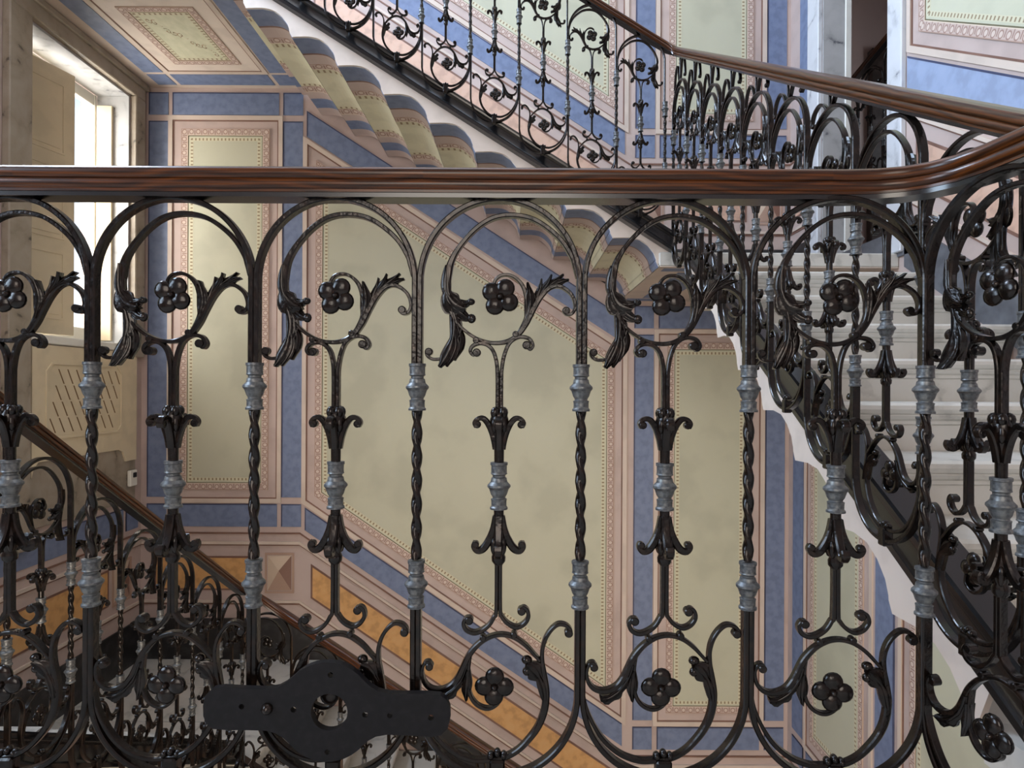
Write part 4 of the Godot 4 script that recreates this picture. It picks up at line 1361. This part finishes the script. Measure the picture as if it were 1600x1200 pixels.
func build_balustrades() -> void:
	var g := "balustrades of the stairs"
	# along the landing in front, turning towards the camera at its right-hand end
	var root := thing("landing_balustrade", "level wrought-iron balustrade of the landing with long dark wooden handrail", "balustrade", Vector3.ZERO, g)
	var st := []
	for px in [-600, -362, -111, 144, 398, 652, 908, 1170]:
		st.append(V((px - 808) * 0.001, 0.0, 1.0))
	st.append(V(0.622, 0.0, 0.975))
	st.append(V(0.672, 0.0, 0.735))
	balustrade(root, st)
	var path := [V(-1.395, 0.2915, 1.0), V(-1.0, 0.2915, 1.0), V(-0.5, 0.2915, 1.0), V(0.0, 0.2915, 1.0), V(0.35, 0.2915, 1.0), V(0.50, 0.2915, 0.999), V(0.55, 0.2915, 0.995), V(0.59, 0.2915, 0.982), V(0.622, 0.2915, 0.958), V(0.645, 0.2915, 0.925), V(0.657, 0.2915, 0.88), V(0.664, 0.2915, 0.82), V(0.668, 0.2915, 0.76), V(0.674, 0.302, 0.715), V(0.690, 0.304, 0.69), V(0.715, 0.307, 0.678), V(0.742, 0.312, 0.682), V(0.768, 0.320, 0.70), V(0.784, 0.330, 0.73), V(XB, 0.345, 0.77)]
	handrail(root, path)
	var foot := MB.new()
	sweep(foot, [V(-1.395, -0.632, 1.0), V(-0.5, -0.632, 1.0), V(0.45, -0.632, 1.0), V(0.56, -0.632, 0.99), V(0.622, -0.632, 0.95), V(0.655, -0.632, 0.88), V(0.672, -0.632, 0.72)], [Vector2(-0.03, 0), Vector2(0.03, 0), Vector2(0.03, 0.01), Vector2(0.022, 0.02), Vector2(-0.022, 0.02), Vector2(-0.03, 0.01)])
	put("foot_rail", foot.mesh(), M.string, root)
	# up the flight on the right
	root = thing("stair_balustrade", "balustrade climbing beside the broad white marble steps to the doorway landing", "balustrade", Vector3.ZERO, g)
	st = []
	for i in 11:
		var d := 0.74 + 0.252 * i
		st.append(V(XB, 0.110 + (d - 1.038) * 0.525, d))
	st[0].y += 0.01
	balustrade(root, st)
	for i in range(3, 10):                        # small scrolls filling the gap between the arches and the rail
		var d: float = -(st[i].z + st[i + 1].z) / 2.0
		var gap: float = 0.412 + (d - 1.038) * 0.578 - (st[i].y + st[i + 1].y) / 2.0 - 0.296
		var fm := MB.new()
		for sg in [-1.0, 1.0]:
			bar(fm, [Vector2(0.127 + sg * 0.012, 0.296), Vector2(0.127 + sg * 0.030, 0.296 + gap * 0.55), Vector2(0.127 + sg * 0.055, 0.296 + gap * 0.85), Vector2(0.127 + sg * 0.085, 0.296 + gap * 0.55), Vector2(0.127 + sg * 0.098, 0.292), Vector2(0.127 + sg * 0.088, 0.280)], [0.006, 0.006, 0.006, 0.006, 0.005, 0.004], 0.012, 4)
			roll(fm, Vector2(0.127 + sg * 0.089, 0.286), 0.006, 0.013)
		lathe(fm, [Vector2(0.0, 0.296 + gap), Vector2(0.004, 0.296 + gap), Vector2(0.004, 0.29), Vector2(0.0, 0.29)], Vector3(0.127, 0, 0), 8)
		put("filler_scroll", fm.mesh(), M.iron, root, Transform3D(Basis(Vector3(0, 0, -1), Vector3.UP, Vector3(1, 0, 0)), Vector3(st[i].x, (st[i].y + st[i + 1].y) / 2.0, st[i].z)))
	path = [V(XB, 0.345, 0.77)]
	for i in 12:
		var d := 0.85 + (WELL - 0.12 - 0.85) * i / 11.0
		path.append(V(XB, 0.412 + (d - 1.038) * 0.578, d))
	path.append(V(XB - 0.01, 1.672, WELL - 0.09))
	path.append(V(XB - 0.05, 1.695, WELL - 0.08))
	path.append(V(XB - 0.12, 1.735, WELL - 0.08))
	handrail(root, path)
	# up the flight on the back wall
	root = thing("stair_balustrade", "balustrade climbing above the rippled soffit along the back wall", "balustrade", Vector3.ZERO, g)
	st = []
	for i in 10:
		var x := 0.737 - 0.2455 * i
		st.append(V(x, 2.225 - 0.628 * (x + 0.570), WELL - 0.08))
	balustrade(root, st, true, true)
	path = []
	for i in 10:
		var x := XB - 0.12 - 0.26 * i
		path.append(V(x, 1.735 + 0.620 * 0.26 * i, WELL - 0.08))
	handrail(root, path)
	# down the flight on the left
	root = thing("stair_balustrade", "balustrade going down beside the window wall from the near landing", "balustrade", Vector3.ZERO, g)
	st = []
	for i in 10:
		var d := 3.28 - 0.2533 * i
		st.append(V(XA, -0.408 - (d - 1.73) * 0.645, d))
	balustrade(root, st, false)
	path = []
	for i in 10:
		var d := 3.27 - (3.27 - 1.06) * i / 9.0
		path.append(V(XA, -0.075 - (d - 1.73) * 0.645, d))
	path.append(V(XA + 0.002, 0.2905, 1.012))
	path.append(V(XA + 0.004, 0.2915, 1.003))
	handrail(root, path)
	# down along the back wall
	root = thing("stair_balustrade", "balustrade going down along the back wall from the low landing", "balustrade", Vector3.ZERO, g)
	st = []
	for i in 9:
		var x := XA + 0.25 * (8 - i)
		st.append(V(x, -1.055 - 0.335 - (x + 1.38) * 0.66, WELL - 0.01))
	balustrade(root, st, false)
	path = []
	for i in 9:
		var x := XA + 0.25 * (8 - i)
		path.append(V(x, -1.07 - (x + 1.38) * 0.66, WELL - 0.01))
	path.append(V(XA, -1.065, WELL - 0.03))
	handrail(root, path)

func build_small_things() -> void:
	# iron fixing plate bolted across the foot of the ironwork
	var th := thing("iron_plate", "black iron plate with a round hole bolted low across the balustrade", "plate", V(-0.284, -0.489, 0.962))
	var cs := CSGCombiner3D.new()
	cs.name = "plate_body"
	var pts := PackedVector2Array()
	var rad := 0.072
	for sgn in [1.0, -1.0]:                      # a disc between two rounded straps, half the outline at a time
		for i in 13:
			var a := deg_to_rad(42.0 + 96.0 * i / 12.0)
			pts.append(Vector2(cos(a) * rad, sin(a) * rad * 1.04) * sgn)
		for q in [[-0.064, 0.041], [-0.075, 0.0345], [-0.092, 0.031], [-0.125, 0.031], [-0.158, 0.032], [-0.173, 0.029], [-0.183, 0.019], [-0.186, 0.004], [-0.185, -0.012], [-0.180, -0.024], [-0.170, -0.031], [-0.150, -0.032], [-0.118, -0.031], [-0.090, -0.031], [-0.075, -0.0345], [-0.064, -0.041]]:
			pts.append(Vector2(q[0], q[1]) * sgn)
	var body := CSGPolygon3D.new()
	body.name = "outline"
	body.polygon = pts
	body.depth = 0.012
	body.material = M.plate
	cs.add_child(body)
	for h in [[0.004, 0.0, 0.0275], [-0.128, 0.004, 0.0042], [-0.050, 0.002, 0.0045], [0.058, -0.002, 0.0045], [0.095, -0.002, 0.004], [0.157, -0.003, 0.0045], [0.004, 0.056, 0.0042], [0.003, -0.060, 0.004]]:
		var c := CSGCylinder3D.new()
		c.name = "hole"
		c.radius = h[2]
		c.height = 0.06
		c.sides = 40 if h[2] > 0.01 else 14
		c.operation = CSGShape3D.OPERATION_SUBTRACTION
		c.rotation.x = PI / 2
		c.position = Vector3(h[0], h[1], -0.006)
		c.material = M.plate
		cs.add_child(c, true)
	cs.material_override = M.plate
	cs.rotation.z = deg_to_rad(-1.6)
	th.add_child(cs)
	var bt := MB.new()
	lathe(bt, [Vector2(0, 0.010), Vector2(0.004, 0.009), Vector2(0.0085, 0.004), Vector2(0.009, 0.0), Vector2(0.005, 0.0), Vector2(0.005, -0.03), Vector2(0, -0.03)], Vector3.ZERO, 10, true)
	put("bolt", bt.mesh(), M.iron, th, Transform3D(Basis(Vector3.RIGHT, PI / 2), Vector3(-0.089, 0.005, 0.0)))
	# small white device on the wall below the window
	var sw := thing("wall_switch", "small white push-button plate on the wall near the corner", "switch", V(XL + 0.021, -0.640, 4.44))
	var a := MB.new()
	bevel_box(a, Vector3(0, -0.055, -0.040), Vector3(0.025, 0.055, 0.040), 0.005)
	put("switch_case", a.mesh(), M.device, sw)
	var b := MB.new()
	bevel_box(b, Vector3(0.024, 0.005, -0.024), Vector3(0.031, 0.038, 0.012), 0.002)
	put("button", b.mesh(), M.blackplastic, sw)
